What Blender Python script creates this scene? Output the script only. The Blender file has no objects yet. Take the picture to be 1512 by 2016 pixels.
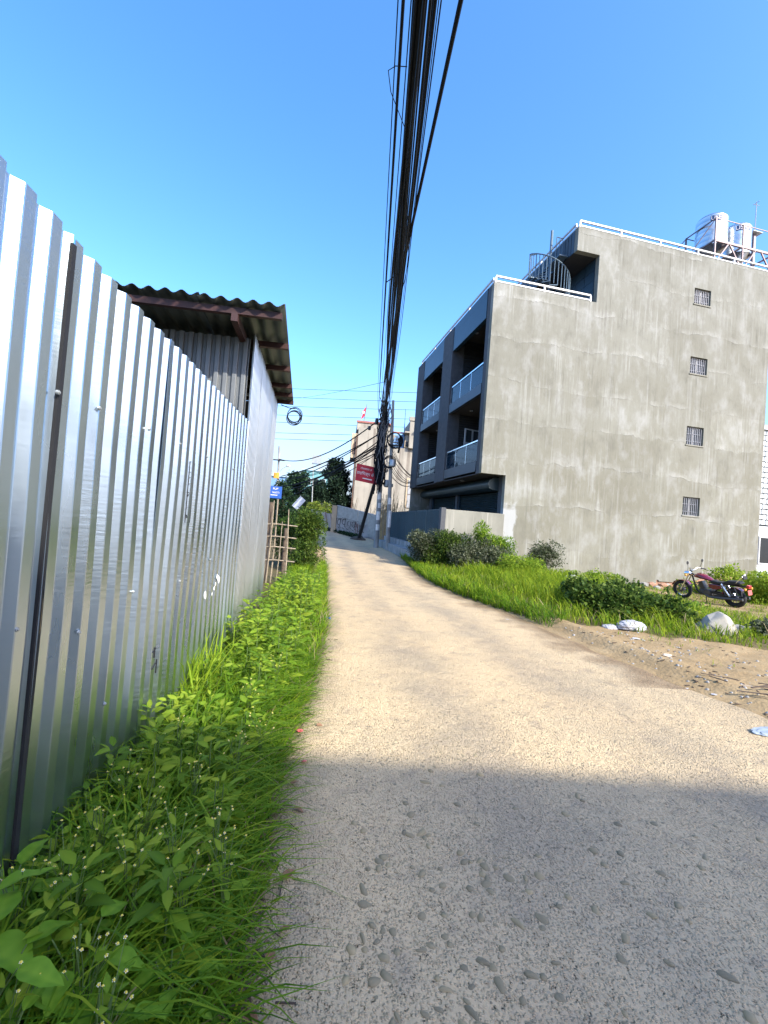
import bpy, bmesh, math, random
import numpy as np
from mathutils import Vector, Matrix
R = math.radians
rng = np.random.default_rng(7)
random.seed(7)
sc = bpy.context.scene
COL = sc.collection

# ------------------------------------------------------------------ camera, sky, sun, exposure
CAM_Z = 1.5
yaw, pitch, roll = R(5.73), R(1.34), R(4.36)
fwd = Vector((math.sin(yaw)*math.cos(pitch), math.cos(yaw)*math.cos(pitch), math.sin(pitch)))
rgt0 = Vector((math.cos(yaw), -math.sin(yaw), 0))
up0 = rgt0.cross(fwd)
rgt = rgt0*math.cos(roll) + up0*math.sin(roll)
upv = up0*math.cos(roll) - rgt0*math.sin(roll)
cd = bpy.data.cameras.new('camera'); cam = bpy.data.objects.new('camera', cd); COL.objects.link(cam)
M = Matrix((rgt, upv, -fwd)).transposed().to_4x4(); M.translation = (0, 0, CAM_Z)
cam.matrix_world = M
cd.sensor_fit = 'VERTICAL'; cd.sensor_height = 24.0; cd.lens = 24.0*860/2016
cd.clip_start = 0.05; cd.clip_end = 2000
sc.camera = cam

SUN_EL = R(36)
SUN_AZ = math.atan2(0.63, -0.776)          # clockwise from +Y
sdir = Vector((math.sin(SUN_AZ)*math.cos(SUN_EL), math.cos(SUN_AZ)*math.cos(SUN_EL), math.sin(SUN_EL)))
world = bpy.data.worlds.new('World'); sc.world = world; world.use_nodes = True
wn = world.node_tree.nodes; wl = world.node_tree.links
for n in list(wn): wn.remove(n)
out = wn.new('ShaderNodeOutputWorld'); bg = wn.new('ShaderNodeBackground')
sky = wn.new('ShaderNodeTexSky'); sky.sky_type = 'NISHITA'; sky.sun_disc = False
sky.sun_elevation = SUN_EL; sky.sun_rotation = SUN_AZ
sky.air_density = 1.0; sky.dust_density = 3.0; sky.ozone_density = 1.2; sky.altitude = 900
hsv = wn.new('ShaderNodeHueSaturation'); hsv.inputs['Saturation'].default_value = 1.3; hsv.inputs['Hue'].default_value = .497
tcw = wn.new('ShaderNodeTexCoord'); sep = wn.new('ShaderNodeSeparateXYZ')
mpw = wn.new('ShaderNodeMapping'); mpw.inputs['Scale'].default_value = (1, 1, 4.5)
nzw = wn.new('ShaderNodeTexNoise'); nzw.inputs['Scale'].default_value = 3.2; nzw.inputs['Detail'].default_value = 7
rmpw = wn.new('ShaderNodeMapRange'); rmpw.inputs['From Min'].default_value = .46; rmpw.inputs['From Max'].default_value = .78
band = wn.new('ShaderNodeMapRange'); band.inputs['From Min'].default_value = .36; band.inputs['From Max'].default_value = .10
mulw = wn.new('ShaderNodeMath'); mulw.operation = 'MULTIPLY'
mul2 = wn.new('ShaderNodeMath'); mul2.operation = 'MULTIPLY'; mul2.inputs[1].default_value = .7
mixw = wn.new('ShaderNodeMixRGB'); mixw.inputs['Color2'].default_value = (1.45, 1.52, 1.66, 1)
wl.new(tcw.outputs['Generated'], sep.inputs[0]); wl.new(tcw.outputs['Generated'], mpw.inputs['Vector'])
wl.new(mpw.outputs[0], nzw.inputs['Vector']); wl.new(nzw.outputs['Fac'], rmpw.inputs['Value'])
wl.new(sep.outputs['Z'], band.inputs['Value']); wl.new(rmpw.outputs[0], mulw.inputs[0]); wl.new(band.outputs[0], mulw.inputs[1])
wl.new(mulw.outputs[0], mul2.inputs[0]); wl.new(mul2.outputs[0], mixw.inputs['Fac'])
haze = wn.new('ShaderNodeMapRange'); haze.interpolation_type = 'SMOOTHSTEP'; haze.inputs['From Min'].default_value = .36; haze.inputs['From Max'].default_value = -.02
haze.inputs['To Max'].default_value = .92
mixh = wn.new('ShaderNodeMixRGB'); mixh.inputs['Color2'].default_value = (.95, 1.12, 1.38, 1)
wl.new(sep.outputs['Z'], haze.inputs['Value']); wl.new(haze.outputs[0], mixh.inputs['Fac'])
wl.new(sky.outputs[0], hsv.inputs['Color']); tint = wn.new('ShaderNodeMixRGB'); tint.blend_type = 'MULTIPLY'; tint.inputs['Fac'].default_value = 1; tint.inputs['Color2'].default_value = (.82, .81, .89, 1)
wl.new(hsv.outputs[0], tint.inputs['Color1']); wl.new(tint.outputs[0], mixh.inputs['Color1']); wl.new(mixh.outputs[0], mixw.inputs['Color1'])
wl.new(mixw.outputs[0], bg.inputs['Color']); bg.inputs['Strength'].default_value = 0.15
wl.new(bg.outputs[0], out.inputs[0])
sl = bpy.data.lights.new('sun', 'SUN'); sl.energy = 2.08; sl.angle = R(0.5); sl.color = (1.0, .94, .82)
sun = bpy.data.objects.new('sun', sl); COL.objects.link(sun)
sun.rotation_euler = sdir.to_track_quat('Z', 'Y').to_euler()
sc.view_settings.view_transform = 'Standard'; sc.view_settings.look = 'None'
sc.view_settings.exposure = 2.03; sc.view_settings.gamma = 1.0
sc.view_settings.use_curve_mapping = False
sc.cycles.max_bounces = 6; sc.cycles.transparent_max_bounces = 8

# ------------------------------------------------------------------ material helpers
class NT:
    def __init__(s, name):
        s.m = bpy.data.materials.new(name); s.m.use_nodes = True
        s.n = s.m.node_tree.nodes; s.l = s.m.node_tree.links
        s.b = s.n['Principled BSDF']; s.o = s.n['Material Output']; s._tc = None
    def put(s, sock, v):
        if isinstance(v, (int, float)): sock.default_value = v
        elif isinstance(v, tuple): sock.default_value = v if len(v) == len(sock.default_value) else (*v, 1)
        else: s.l.new(v, sock)
    def co(s, scale=(1, 1, 1), kind='Object', rot=(0, 0, 0)):
        if s._tc is None: s._tc = s.n.new('ShaderNodeTexCoord')
        mp = s.n.new('ShaderNodeMapping'); mp.inputs['Scale'].default_value = scale; mp.inputs['Rotation'].default_value = rot
        s.l.new(s._tc.outputs[kind], mp.inputs['Vector']); return mp.outputs[0]
    def noise(s, scale, vec=None, detail=5, rough=.55, dist=0, col=False):
        t = s.n.new('ShaderNodeTexNoise'); t.inputs['Scale'].default_value = scale; t.inputs['Detail'].default_value = detail
        t.inputs['Roughness'].default_value = rough; t.inputs['Distortion'].default_value = dist
        s.l.new(vec if vec is not None else s.co(), t.inputs['Vector']); return t.outputs['Color' if col else 'Fac']
    def voro(s, scale, vec=None, feat='F1', outp='Distance', rand=1.0):
        t = s.n.new('ShaderNodeTexVoronoi'); t.feature = feat; t.inputs['Scale'].default_value = scale; t.inputs['Randomness'].default_value = rand
        s.l.new(vec if vec is not None else s.co(), t.inputs['Vector']); return t.outputs[outp]
    def attr(s, name, outp='Fac'):
        t = s.n.new('ShaderNodeAttribute'); t.attribute_name = name; return t.outputs[outp]
    def sepxyz(s, vec):
        t = s.n.new('ShaderNodeSeparateXYZ'); s.l.new(vec, t.inputs[0]); return t.outputs
    def rnd(s):
        t = s.n.new('ShaderNodeObjectInfo'); return t.outputs['Random']
    def ramp(s, fac, stops, interp='LINEAR'):
        t = s.n.new('ShaderNodeValToRGB'); e = t.color_ramp; e.interpolation = interp
        while len(e.elements) < len(stops): e.elements.new(.5)
        for el, (p, c) in zip(e.elements, stops):
            el.position = p; el.color = (*c, 1) if isinstance(c, tuple) else (c, c, c, 1)
        s.put(t.inputs['Fac'], fac); return t.outputs['Color']
    def mr(s, v, a, b, c=0., d=1.):
        t = s.n.new('ShaderNodeMapRange'); s.put(t.inputs['Value'], v)
        for k, q in zip(('From Min', 'From Max', 'To Min', 'To Max'), (a, b, c, d)): t.inputs[k].default_value = q
        return t.outputs[0]
    def math(s, op, a, b=0.):
        t = s.n.new('ShaderNodeMath'); t.operation = op; s.put(t.inputs[0], a); s.put(t.inputs[1], b); return t.outputs[0]
    def mix(s, fac, a, b, mode='MIX'):
        t = s.n.new('ShaderNodeMixRGB'); t.blend_type = mode
        s.put(t.inputs['Fac'], fac); s.put(t.inputs['Color1'], a); s.put(t.inputs['Color2'], b); return t.outputs[0]
    def bump(s, h, strength=.3, dist=.02, prev=None):
        t = s.n.new('ShaderNodeBump'); t.inputs['Strength'].default_value = strength; t.inputs['Distance'].default_value = dist
        s.put(t.inputs['Height'], h)
        if prev is not None: s.l.new(prev, t.inputs['Normal'])
        s.l.new(t.outputs[0], s.b.inputs['Normal']); return t.outputs[0]
    def set(s, **k):
        for a, v in k.items():
            nm = {'col': 'Base Color', 'rough': 'Roughness', 'metal': 'Metallic', 'ior': 'IOR', 'spec': 'Specular IOR Level',
                  'coat': 'Coat Weight', 'trans': 'Transmission Weight', 'alpha': 'Alpha', 'aniso': 'Anisotropic'}[a]
            s.put(s.b.inputs[nm], v)
        return s

def simple(name, col, rough=.6, metal=0., var=.12, scale=6., bump=0.05, **k):
    t = NT(name)
    f = t.noise(scale, detail=6)
    c0 = tuple(max(0, c*(1-var)) for c in col); c1 = tuple(min(1, c*(1+var)) for c in col)
    t.set(col=t.ramp(f, [(.3, c0), (.7, c1)]), rough=rough, metal=metal, **k)
    if bump: t.bump(t.noise(scale*9, detail=4), bump, .01)
    return t.m

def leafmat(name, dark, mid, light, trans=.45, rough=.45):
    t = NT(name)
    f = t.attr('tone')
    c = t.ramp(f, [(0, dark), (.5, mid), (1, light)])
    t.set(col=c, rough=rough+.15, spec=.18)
    tr = t.n.new('ShaderNodeBsdfTranslucent')
    g = t.n.new('ShaderNodeGamma'); g.inputs[1].default_value = .85; t.l.new(c, g.inputs[0])
    t.l.new(g.outputs[0], tr.inputs['Color'])
    mx = t.n.new('ShaderNodeMixShader'); mx.inputs[0].default_value = trans
    t.l.new(t.b.outputs[0], mx.inputs[1]); t.l.new(tr.outputs[0], mx.inputs[2]); t.l.new(mx.outputs[0], t.o.inputs['Surface'])
    return t.m

MT = {}
def zinc(name, base, rough, ripple, spang=.10):
    t = NT(name)
    sp = t.voro(55, outp='Color')
    grey = t.n.new('ShaderNodeRGBToBW'); t.l.new(sp, grey.inputs[0])
    dirt = t.noise(1.3, t.co((1, 1, .35)), detail=6)
    c = t.mix(t.mr(grey.outputs[0], 0, 1, 0, spang), base, tuple(x*.62 for x in base))
    c = t.mix(t.mr(dirt, .5, .85, 0, .35), c, (.55, .52, .46))
    t.set(col=c, metal=1., rough=t.mr(t.noise(2.2, t.co((1, 1, .3))), .3, .7, rough-.06, rough+.12))
    rip = t.noise(1, t.co((9, 9, 62)), detail=3)
    den = t.noise(1, t.co((3.2, 3.2, 1.5)), detail=2)
    b = t.bump(den, .22, .03)
    t.bump(t.math('MULTIPLY', rip, t.mr(t.noise(1.1, t.co((1, 1, .7))), .38, .6, .12, 1)), ripple, .0045, b)
    return t.m
MT['zinc'] = zinc('zinc_sheet', (.50, .585, .66), .27, .34, .03)
MT['zinc_old'] = zinc('zinc_sheet_dull', (.50, .52, .52), .36, .12, .06)
MT['zinc_matt'] = simple('weathered_tin_matt', (.16, .17, .175), .55, .3, .12, 3)
MT['zinc_roof'] = simple('roof_sheet_grey_tin', (.10, .12, .115), .5, .6, .2, 3)
MT['steel'] = simple('bright_steel', (.80, .81, .82), .2, 1., .05)
MT['rust'] = simple('red_oxide_paint', (.036, .011, .010), .6, 0, .3, 8)
MT['black_cable'] = simple('black_cable_sheath', (.007, .009, .013), .7, 0, .3, 4, .02, spec=.2)
MT['black'] = simple('black_plastic', (.014, .014, .016), .45, 0, .2)
MT['grey_cable'] = simple('grey_cable_sheath', (.22, .22, .23), .5, 0, .2, 4, .02)
MT['dark_gap'] = simple('gap_shade_black', (.012, .012, .014), .7, 0, .2)  # flat black standing in for the shade between two fence sheets
MT['white_paint'] = simple('white_paint_metal', (.47, .48, .49), .4, 0, .05)
MT['bamboo'] = simple('dry_bamboo', (.28, .23, .165), .6, 0, .3, 14)
MT['reed'] = simple('dry_reed', (.36, .25, .12), .8, 0, .35, 5)
MT['grey_bar'] = simple('pale_grey_bar', (.27, .28, .31), .5, 0, .08)
MT['grey_paint'] = simple('grey_paint', (.30, .31, .32), .5, 0, .12)
MT['galv_box'] = simple('galvanised_box', (.40, .42, .42), .4, .6, .15)
MT['redsign'] = simple('red_sign_paint', (.50, .008, .025), .5, 0, .2, 3, .02)
MT['signwhite'] = simple('sign_lettering', (.80, .74, .72), .6, 0, .06)
MT['bluesign'] = simple('blue_sign_paint', (.02, .09, .36), .5, 0, .12)
MT['cane_white'] = simple('whitewash', (.72, .70, .66), .8, 0, .12)
MT['brickdust'] = simple('rubble_brick', (.30, .17, .11), .9, 0, .3, 12, .3)
MT['stone'] = simple('rough_stone', (.30, .29, .27), .85, 0, .3, 14, .3)
MT['ply'] = simple('white_polythene', (.38, .38, .40), .45, 0, .12, 9, .1)
MT['deadleaf'] = simple('dry_leaf', (.20, .10, .05), .7, 0, .4, 20)
MT['twig'] = simple('dark_twig', (.09, .06, .04), .8, 0, .3)
MT['pinkplast'] = simple('pink_wrapper', (.60, .10, .13), .4, 0, .1)
MT['blueplast'] = simple('blue_wrapper', (.03, .08, .45), .4, 0, .1)
MT['card'] = simple('pale_cardboard', (.48, .39, .30), .8, 0, .2)
MT['greyplast'] = simple('grey_blue_polythene', (.30, .35, .40), .4, 0, .25)
MT['pink_sheet'] = simple('faded_pink_sheet', (.50, .42, .38), .6, .2, .2, 2)
MT['dark_stripe'] = simple('rust_stripe', (.22, .10, .08), .7, 0, .25)
MT['orange'] = simple('orange_insulator', (.70, .33, .04), .5, 0, .1)
MT['flower'] = simple('white_petal', (.82, .82, .74), .6, 0, .05)
MT['yflower'] = simple('yellow_flower_centre', (.62, .50, .06), .6, 0, .05)
MT['rubber'] = simple('tyre_rubber', (.016, .016, .017), .75, 0, .2, 20, .1)
MT['chrome'] = simple('chrome', (.82, .83, .85), .10, 1., .04, 6, 0)
MT['alu'] = simple('engine_alloy', (.10, .10, .105), .4, .7, .2)
MT['seat'] = simple('black_vinyl_seat', (.014, .014, .015), .5, 0, .2)
MT['redlens'] = simple('red_lamp_lens', (.42, .03, .03), .2, 0, .1)
MT['plate'] = simple('red_number_plate', (.55, .10, .09), .5, 0, .1)
MT['lens'] = simple('clear_lamp_lens', (.6, .62, .64), .08, .5, .05)
MT['teal'] = simple('dark_teal_cladding', (.012, .034, .055), .42, 0, .15, 2)
MT['slatclad'] = simple('slate_blue_cladding', (.022, .032, .046), .45, 0, .12, 2)
MT['shutter'] = simple('grey_green_shutter', (.03, .05, .056), .42, .3, .15, 2)
MT['gate_blue'] = simple('blue_gate_paint', (.003, .033, .050), .6, 0, .22, 2)
MT['dark_wood'] = simple('dark_wood', (.10, .06, .04), .6, 0, .2)
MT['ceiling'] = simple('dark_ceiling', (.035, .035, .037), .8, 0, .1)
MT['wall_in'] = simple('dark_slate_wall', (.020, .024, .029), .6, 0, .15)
MT['iron_blue'] = simple('blue_grey_iron_paint', (.10, .15, .19), .5, .2, .15)
MT['whitewall'] = simple('pale_blue_grey_wall', (.52, .56, .62), .75, 0, .05, 1)
MT['tile_white'] = simple('white_tile', (.66, .70, .72), .3, 0, .06)
MT['blue_wall'] = simple('blue_house_paint', (.14, .27, .46), .7, 0, .12, 1)
MT['lt_blue'] = simple('pale_blue_trim', (.36, .50, .58), .6, 0, .08)
MT['teal_wall'] = simple('teal_house_paint', (.13, .30, .32), .7, 0, .12, 1)
MT['dkwin'] = simple('dark_window_glass', (.02, .025, .03), .12, 0, .1, 2, 0)
MT['brownwall'] = simple('brown_parapet_paint', (.42, .33, .22), .8, 0, .15, 2)
MT['redtrim'] = simple('red_brown_trim', (.28, .10, .08), .7, 0, .15)
MT['bluetin'] = simple('blue_tin', (.12, .24, .42), .5, .2, .15)
MT['soil'] = simple('dark_soil', (.075, .055, .038), .95, 0, .3, 10, .3)
MT['bark'] = simple('bark', (.10, .075, .055), .9, 0, .3, 8, .3)
MT['stem'] = simple('green_stem', (.09, .15, .035), .6, 0, .2)
MT['fl_red'] = simple('red_flag_cloth', (.50, .03, .06), .8, 0, .1)

def glass(name, tint, rough=.05):
    t = NT(name); t.set(col=tint, rough=rough, spec=.45, metal=.0)
    tr = t.n.new('ShaderNodeBsdfTransparent'); tr.inputs[0].default_value = (.35, .45, .52, 1)
    mx = t.n.new('ShaderNodeMixShader'); mx.inputs[0].default_value = .62
    t.l.new(tr.outputs[0], mx.inputs[1]); t.l.new(t.b.outputs[0], mx.inputs[2]); t.l.new(mx.outputs[0], t.o.inputs['Surface'])
    return t.m
MT['glass'] = glass('blue_tinted_glass', (.012, .035, .06))

def motopaint():
    t = NT('maroon_tank_paint'); t.set(col=t.ramp(t.noise(30), [(.3, (.13, .004, .012)), (.7, (.17, .006, .016))]), rough=.25, coat=1.)
    return t.m
MT['maroon'] = motopaint()

def plaster():
    t = NT('weathered_cement_plaster')
    v = t.co(); xyz = t.sepxyz(v); z = xyz[2]
    big = t.noise(.42, detail=7, rough=.65)
    mid = t.noise(1.4, t.co((1, 1, .6)), detail=7, rough=.65)
    streak = t.noise(1, t.co((9, 9, .32)), detail=5, rough=.6)
    fine = t.noise(1, t.co((42, 42, 2.2)), detail=3)
    base = t.ramp(big, [(.30, (0.158, 0.151, 0.112)), (.50, (0.192, 0.189, 0.149)), (.70, (0.230, 0.231, 0.193))])
    base = t.mix(t.mr(z, 1.0, 13, 0, .38), base, (0.228, 0.237, 0.233))
    base = t.mix(t.mr(mid, .50, .70, 0, .85), base, (0.314, 0.322, 0.312))
    base = t.mix(t.mr(mid, .46, .28, 0, .85), base, (0.130, 0.128, 0.108))
    lightst = t.math('MULTIPLY', t.mr(streak, .53, .70), t.mr(t.noise(.8, detail=4), .42, .62))
    base = t.mix(t.math('MULTIPLY', lightst, .9), base, (0.345, 0.355, 0.341))
    darkst = t.math('MULTIPLY', t.mr(streak, .46, .30), t.mr(t.noise(.6, t.co((1, 1, 1), rot=(0, 0, 1)), detail=4), .45, .6))
    base = t.mix(t.math('MULTIPLY', darkst, .8), base, (0.110, 0.109, 0.092))
    base = t.mix(t.mr(fine, .4, .75, 0, .22), base, (0.265, 0.266, 0.247))
    # pour joints: irregular pale mortar runs at each lift of the plaster
    warp = t.math('ADD', t.mr(t.noise(.30, t.co((1, 1, 1.2)), detail=3), 0, 1, -.55, .55), t.mr(t.noise(3.2, t.co((1, 1, .6)), detail=9, rough=.72), 0, 1, -.16, .16))
    zz = t.math('ADD', z, warp)
    fr = t.math('FRACT', t.math('DIVIDE', t.math('ADD', zz, .55), 1.56))
    up = t.math('MULTIPLY', t.mr(fr, .0, .008), t.mr(fr, .15, .012))
    thick = t.mr(t.noise(1.3, t.co((1, 1, .5), rot=(0, 0, .7)), detail=6, rough=.7), .44, .62)
    joint = t.math('MULTIPLY', up, thick)
    base = t.mix(t.math('MULTIPLY', joint, .5), base, (0.361, 0.367, 0.346))
    # below each lift a paler or darker coat, changing from lift to lift
    lift = t.math('FLOOR', t.math('DIVIDE', t.math('ADD', zz, .55), 1.56))
    wn_ = t.n.new('ShaderNodeTexWhiteNoise'); wn_.noise_dimensions = '2D'
    cb = t.n.new('ShaderNodeCombineXYZ'); t.l.new(lift, cb.inputs[0])
    t.l.new(t.math('FLOOR', t.math('DIVIDE', t.math('ADD', xyz[0], t.mr(t.noise(1.2, detail=3), 0, 1, -.6, .6)), 2.6)), cb.inputs[1]); t.l.new(cb.outputs[0], wn_.inputs['Vector'])
    base = t.mix(t.mr(wn_.outputs['Value'], 0, 1, 0, .34), base, (0.122, 0.118, 0.092))
    # white primer smeared at the foot of the corner
    px = t.math('ADD', xyz[0], t.mr(t.noise(2.2, t.co((1, 1, .5)), detail=4), 0, 1, -.5, .5))
    pz = t.math('ADD', z, t.mr(t.noise(3, detail=4), 0, 1, -.5, .5))
    patch = t.math('MULTIPLY', t.math('MULTIPLY', t.mr(px, .95, 1.0), t.mr(px, 1.62, 1.5)), t.math('MULTIPLY', t.mr(pz, 2.6, 2.3), t.mr(pz, .3, .6)))
    base = t.mix(t.math('MULTIPLY', patch, .8), base, (0.349, 0.363, 0.365))
    t.set(col=base, rough=.92, spec=.2)
    b = t.bump(t.math('ADD', t.math('MULTIPLY', joint, .5), t.math('MULTIPLY', mid, .6)), .7, .03)
    t.bump(t.math('ADD', t.math('MULTIPLY', streak, .6), t.noise(60, detail=4)), .35, .006, b)
    return t.m
MT['plaster'] = plaster()

def creamwall():
    t = NT('cream_wall_with_rain_stains')
    st = t.noise(1, t.co((1.6, 1.6, .07)), detail=5)
    sp = t.noise(.7, detail=5)
    z = t.sepxyz(t.co())[2]
    c = t.ramp(sp, [(.3, (.26, .24, .20)), (.7, (.33, .31, .265))])
    c = t.mix(t.math('MULTIPLY', t.mr(st, .54, .66), t.mr(z, 2, 9, .15, 1)), c, (.14, .12, .10))
    c = t.mix(t.math('MULTIPLY', t.mr(sp, .45, .7), .3), c, (.40, .35, .27))
    t.set(col=c, rough=.9); t.bump(t.noise(8, detail=5), .2, .02); return t.m
MT['cream'] = creamwall()
def graffwall():
    t = NT('whitewashed_block_wall')
    n = t.noise(1.8, detail=6)
    t.set(col=t.ramp(n, [(.28, (.20, .19, .17)), (.5, (.34, .325, .31)), (.75, (.44, .425, .41))]), rough=.9)
    t.bump(t.noise(14, detail=4), .3, .02); return t.m
MT['graff'] = graffwall()
def concretepole():
    t = NT('weathered_pole_concrete')
    n = t.noise(3, t.co((1, 1, .4)), detail=6)
    t.set(col=t.ramp(n, [(.3, (.16, .16, .15)), (.55, (.27, .27, .26)), (.75, (.40, .39, .37))]), rough=.85)
    t.bump(t.noise(25, detail=4), .3, .01); return t.m
MT['pole'] = concretepole()
def bwall():
    t = NT('grey_cement_boundary')
    n = t.noise(1.1, t.co((1, 1, .5)), detail=7); s = t.noise(1, t.co((7, 7, .3)), detail=4)
    c = t.ramp(n, [(.3, (0.158, 0.156, 0.129)), (.6, (0.238, 0.234, 0.197)), (.8, (0.324, 0.312, 0.272))])
    c = t.mix(t.mr(s, .58, .7, 0, .6), c, (0.374, 0.362, 0.320))
    t.set(col=c, rough=.9); t.bump(t.noise(20, detail=5), .3, .01); return t.m
MT['bwall'] = bwall()
def pillarm():
    t = NT('grey_textured_pillar_paint')
    t.set(col=t.ramp(t.noise(5, detail=6), [(.3, (.052, .056, .064)), (.7, (.075, .08, .088))]), rough=.8)
    t.bump(t.noise(40, detail=5), .3, .01); return t.m
MT['pillar'] = pillarm()

def roadmat():
    t = NT('dusty_gravel_concrete')
    v = t.co()
    big = t.noise(.8, detail=5, rough=.6); mid = t.noise(5, detail=7, rough=.65); fine = t.noise(70, detail=5, rough=.7)
    grit = t.voro(95, outp='Color'); gb = t.n.new('ShaderNodeRGBToBW'); t.l.new(grit, gb.inputs[0])
    gd = t.voro(95)
    c = t.ramp(big, [(.30, (0.381, 0.308, 0.195)), (.50, (0.458, 0.351, 0.207)), (.70, (0.536, 0.393, 0.219))])
    c = t.mix(t.mr(mid, .42, .75, 0, .6), c, (0.561, 0.431, 0.259))
    clod = t.math('MULTIPLY', t.mr(t.voro(24, t.co((1, 1.3, 1))), .22, .12), t.mr(t.noise(1.7, detail=4), .48, .62))
    c = t.mix(t.math('MULTIPLY', clod, .5), c, (.20, .17, .125))
    u = t.attr('across'); wv = t.math('ADD', u, t.mr(t.noise(.55, detail=4), 0, 1, -.10, .10))
    def bandm(c0, w): return t.mr(t.math('ABSOLUTE', t.math('SUBTRACT', wv, c0)), w, w*.3)
    dustb = t.math('ADD', bandm(.13, .08), t.math('ADD', bandm(.44, .10), bandm(.80, .09)))
    c = t.mix(t.math('MULTIPLY', dustb, t.mr(t.noise(1.6, detail=5), .3, .65, .1, .75)), c, (0.577, 0.436, 0.250))
    gr = t.math('MULTIPLY', t.math('ADD', bandm(.28, .09), bandm(.62, .10)), t.mr(t.noise(1.1, detail=6, rough=.7), .42, .62))
    c = t.mix(t.math('MULTIPLY', gr, .7), c, (0.263, 0.218, 0.153))
    edg = t.math('ADD', t.mr(wv, .09, .02), t.mr(wv, .93, .99))
    c = t.mix(t.math('MULTIPLY', edg, t.mr(t.noise(3, detail=6), .35, .6, .1, .7)), c, (0.227, 0.174, 0.111))
    c = t.mix(t.mr(mid, .46, .26, 0, .75), c, (0.258, 0.213, 0.153))
    st = t.math('MULTIPLY', t.mr(gb.outputs[0], .64, .78), t.mr(gd, .5, .3))
    c = t.mix(t.math('MULTIPLY', st, t.mr(t.noise(1.3, detail=5, rough=.65), 0.44, .68, .03, .6)), c, (0.165, 0.141, 0.106))
    c = t.mix(t.mr(fine, .35, .7, .0, .35), c, (0.484, 0.397, 0.289))
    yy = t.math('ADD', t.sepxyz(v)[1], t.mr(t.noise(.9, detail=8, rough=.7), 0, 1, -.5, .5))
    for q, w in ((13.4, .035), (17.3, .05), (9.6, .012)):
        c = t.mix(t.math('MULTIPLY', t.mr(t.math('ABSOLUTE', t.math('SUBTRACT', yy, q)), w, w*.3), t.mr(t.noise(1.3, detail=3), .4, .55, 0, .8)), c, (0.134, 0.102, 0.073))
    # damp and muddy gutter along the right edge
    e = t.attr('edge')
    em = t.mr(t.math('ADD', e, t.mr(t.noise(2.2, detail=5), 0, 1, -.45, .45)), .62, .95)
    c = t.mix(t.math('MULTIPLY', em, .75), c, (0.175, 0.111, 0.057))
    t.set(col=c, rough=t.math('SUBTRACT', t.mr(big, .3, .7, .85, .95), t.math('MULTIPLY', em, .45)), spec=.2)
    h = t.math('ADD', t.math('MULTIPLY', t.mr(gd, .1, .55, 1, 0), .55), t.math('ADD', t.math('MULTIPLY', mid, .8), t.math('MULTIPLY', fine, .35)))
    b = t.bump(t.noise(14, detail=5), .55, .025)
    pits = t.voro(38)
    b2 = t.bump(t.mr(pits, .05, .35), .7, .012, b)
    t.bump(h, 1., .012, b2)
    return t.m
MT['road'] = roadmat()
def dirtmat():
    t = NT('tan_dirt_ground')
    big = t.noise(.5, detail=5); mid = t.noise(4, detail=7, rough=.65); fine = t.noise(45, detail=5, rough=.7)
    c = t.ramp(big, [(.3, (0.254, 0.180, 0.092)), (.55, (0.319, 0.232, 0.123)), (.75, (0.362, 0.275, 0.155))])
    c = t.mix(t.mr(mid, .5, .75, 0, .55), c, (0.392, 0.302, 0.179))
    c = t.mix(t.mr(mid, .42, .24, 0, .5), c, (0.117, 0.077, 0.040))
    c = t.mix(t.mr(fine, .58, .78, 0, .4), c, (0.174, 0.120, 0.068))
    c = t.mix(t.math('MULTIPLY', t.mr(t.voro(20), .2, .1), .45), c, (.14, .10, .065))
    c = t.mix(t.math('MULTIPLY', t.mr(t.attr('green'), .3, .9), .8), c, (0.047, 0.043, 0.016))
    t.set(col=c, rough=.95, spec=.15)
    b = t.bump(t.math('ADD', mid, t.math('MULTIPLY', t.noise(9, detail=6, rough=.7), .6)), .6, .04); t.bump(t.math('ADD', fine, t.math('MULTIPLY', t.voro(26), .7)), .6, .012, b)
    return t.m
MT['dirt'] = dirtmat()
def pebmat():
    t = NT('river_pebble')
    r = t.rnd()
    c = t.ramp(t.attr('tone'), [(0, (0.151, 0.128, 0.080)), (.35, (0.208, 0.177, 0.106)), (.7, (0.264, 0.216, 0.123)), (1, (0.358, 0.284, 0.154))])
    c2 = t.ramp(r, [(0, (0.146, 0.124, 0.077)), (.3, (0.208, 0.177, 0.106)), (.7, (0.269, 0.219, 0.123)), (1, (0.340, 0.267, 0.141))])
    c = t.mix(.6, c, c2)
    c = t.mix(t.mr(t.noise(60, detail=4), .5, .7, 0, .6), c, (0.340, 0.267, 0.141))
    t.set(col=c, rough=.8); t.bump(t.noise(120, detail=3), .2, .003); return t.m
MT['pebble'] = pebmat()
def watermat():
    t = NT('muddy_water'); t.set(col=(.085, .058, .033), rough=.12, spec=.5); t.bump(t.noise(9, detail=2), .05, .01); return t.m
MT['water'] = watermat()
MT['grass'] = leafmat('grass_blade', (.040, .115, .006), (.130, .260, .012), (.280, .370, .022), .45)
MT['grass_b'] = leafmat('bank_grass_blade', (.055, .130, .006), (.165, .265, .010), (.290, .350, .022), .48)
MT['weed'] = leafmat('weed_leaf', (.052, .125, .010), (.155, .275, .020), (.300, .385, .035), .45)
MT['bigleaf'] = leafmat('broad_leaf', (.075, .175, .014), (.145, .29, .022), (.23, .38, .034), .38, .38)
MT['bushleaf'] = leafmat('bush_leaf', (.014, .036, .006), (.048, .098, .012), (.135, .190, .030), .32)
MT['dustyleaf'] = leafmat('dusty_bush_leaf', (.020, .032, .012), (.065, .085, .035), (.200, .215, .140), .25)
MT['treeleaf'] = leafmat('dark_tree_leaf', (.006, .014, .010), (.015, .034, .020), (.035, .065, .030), .2)
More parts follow.
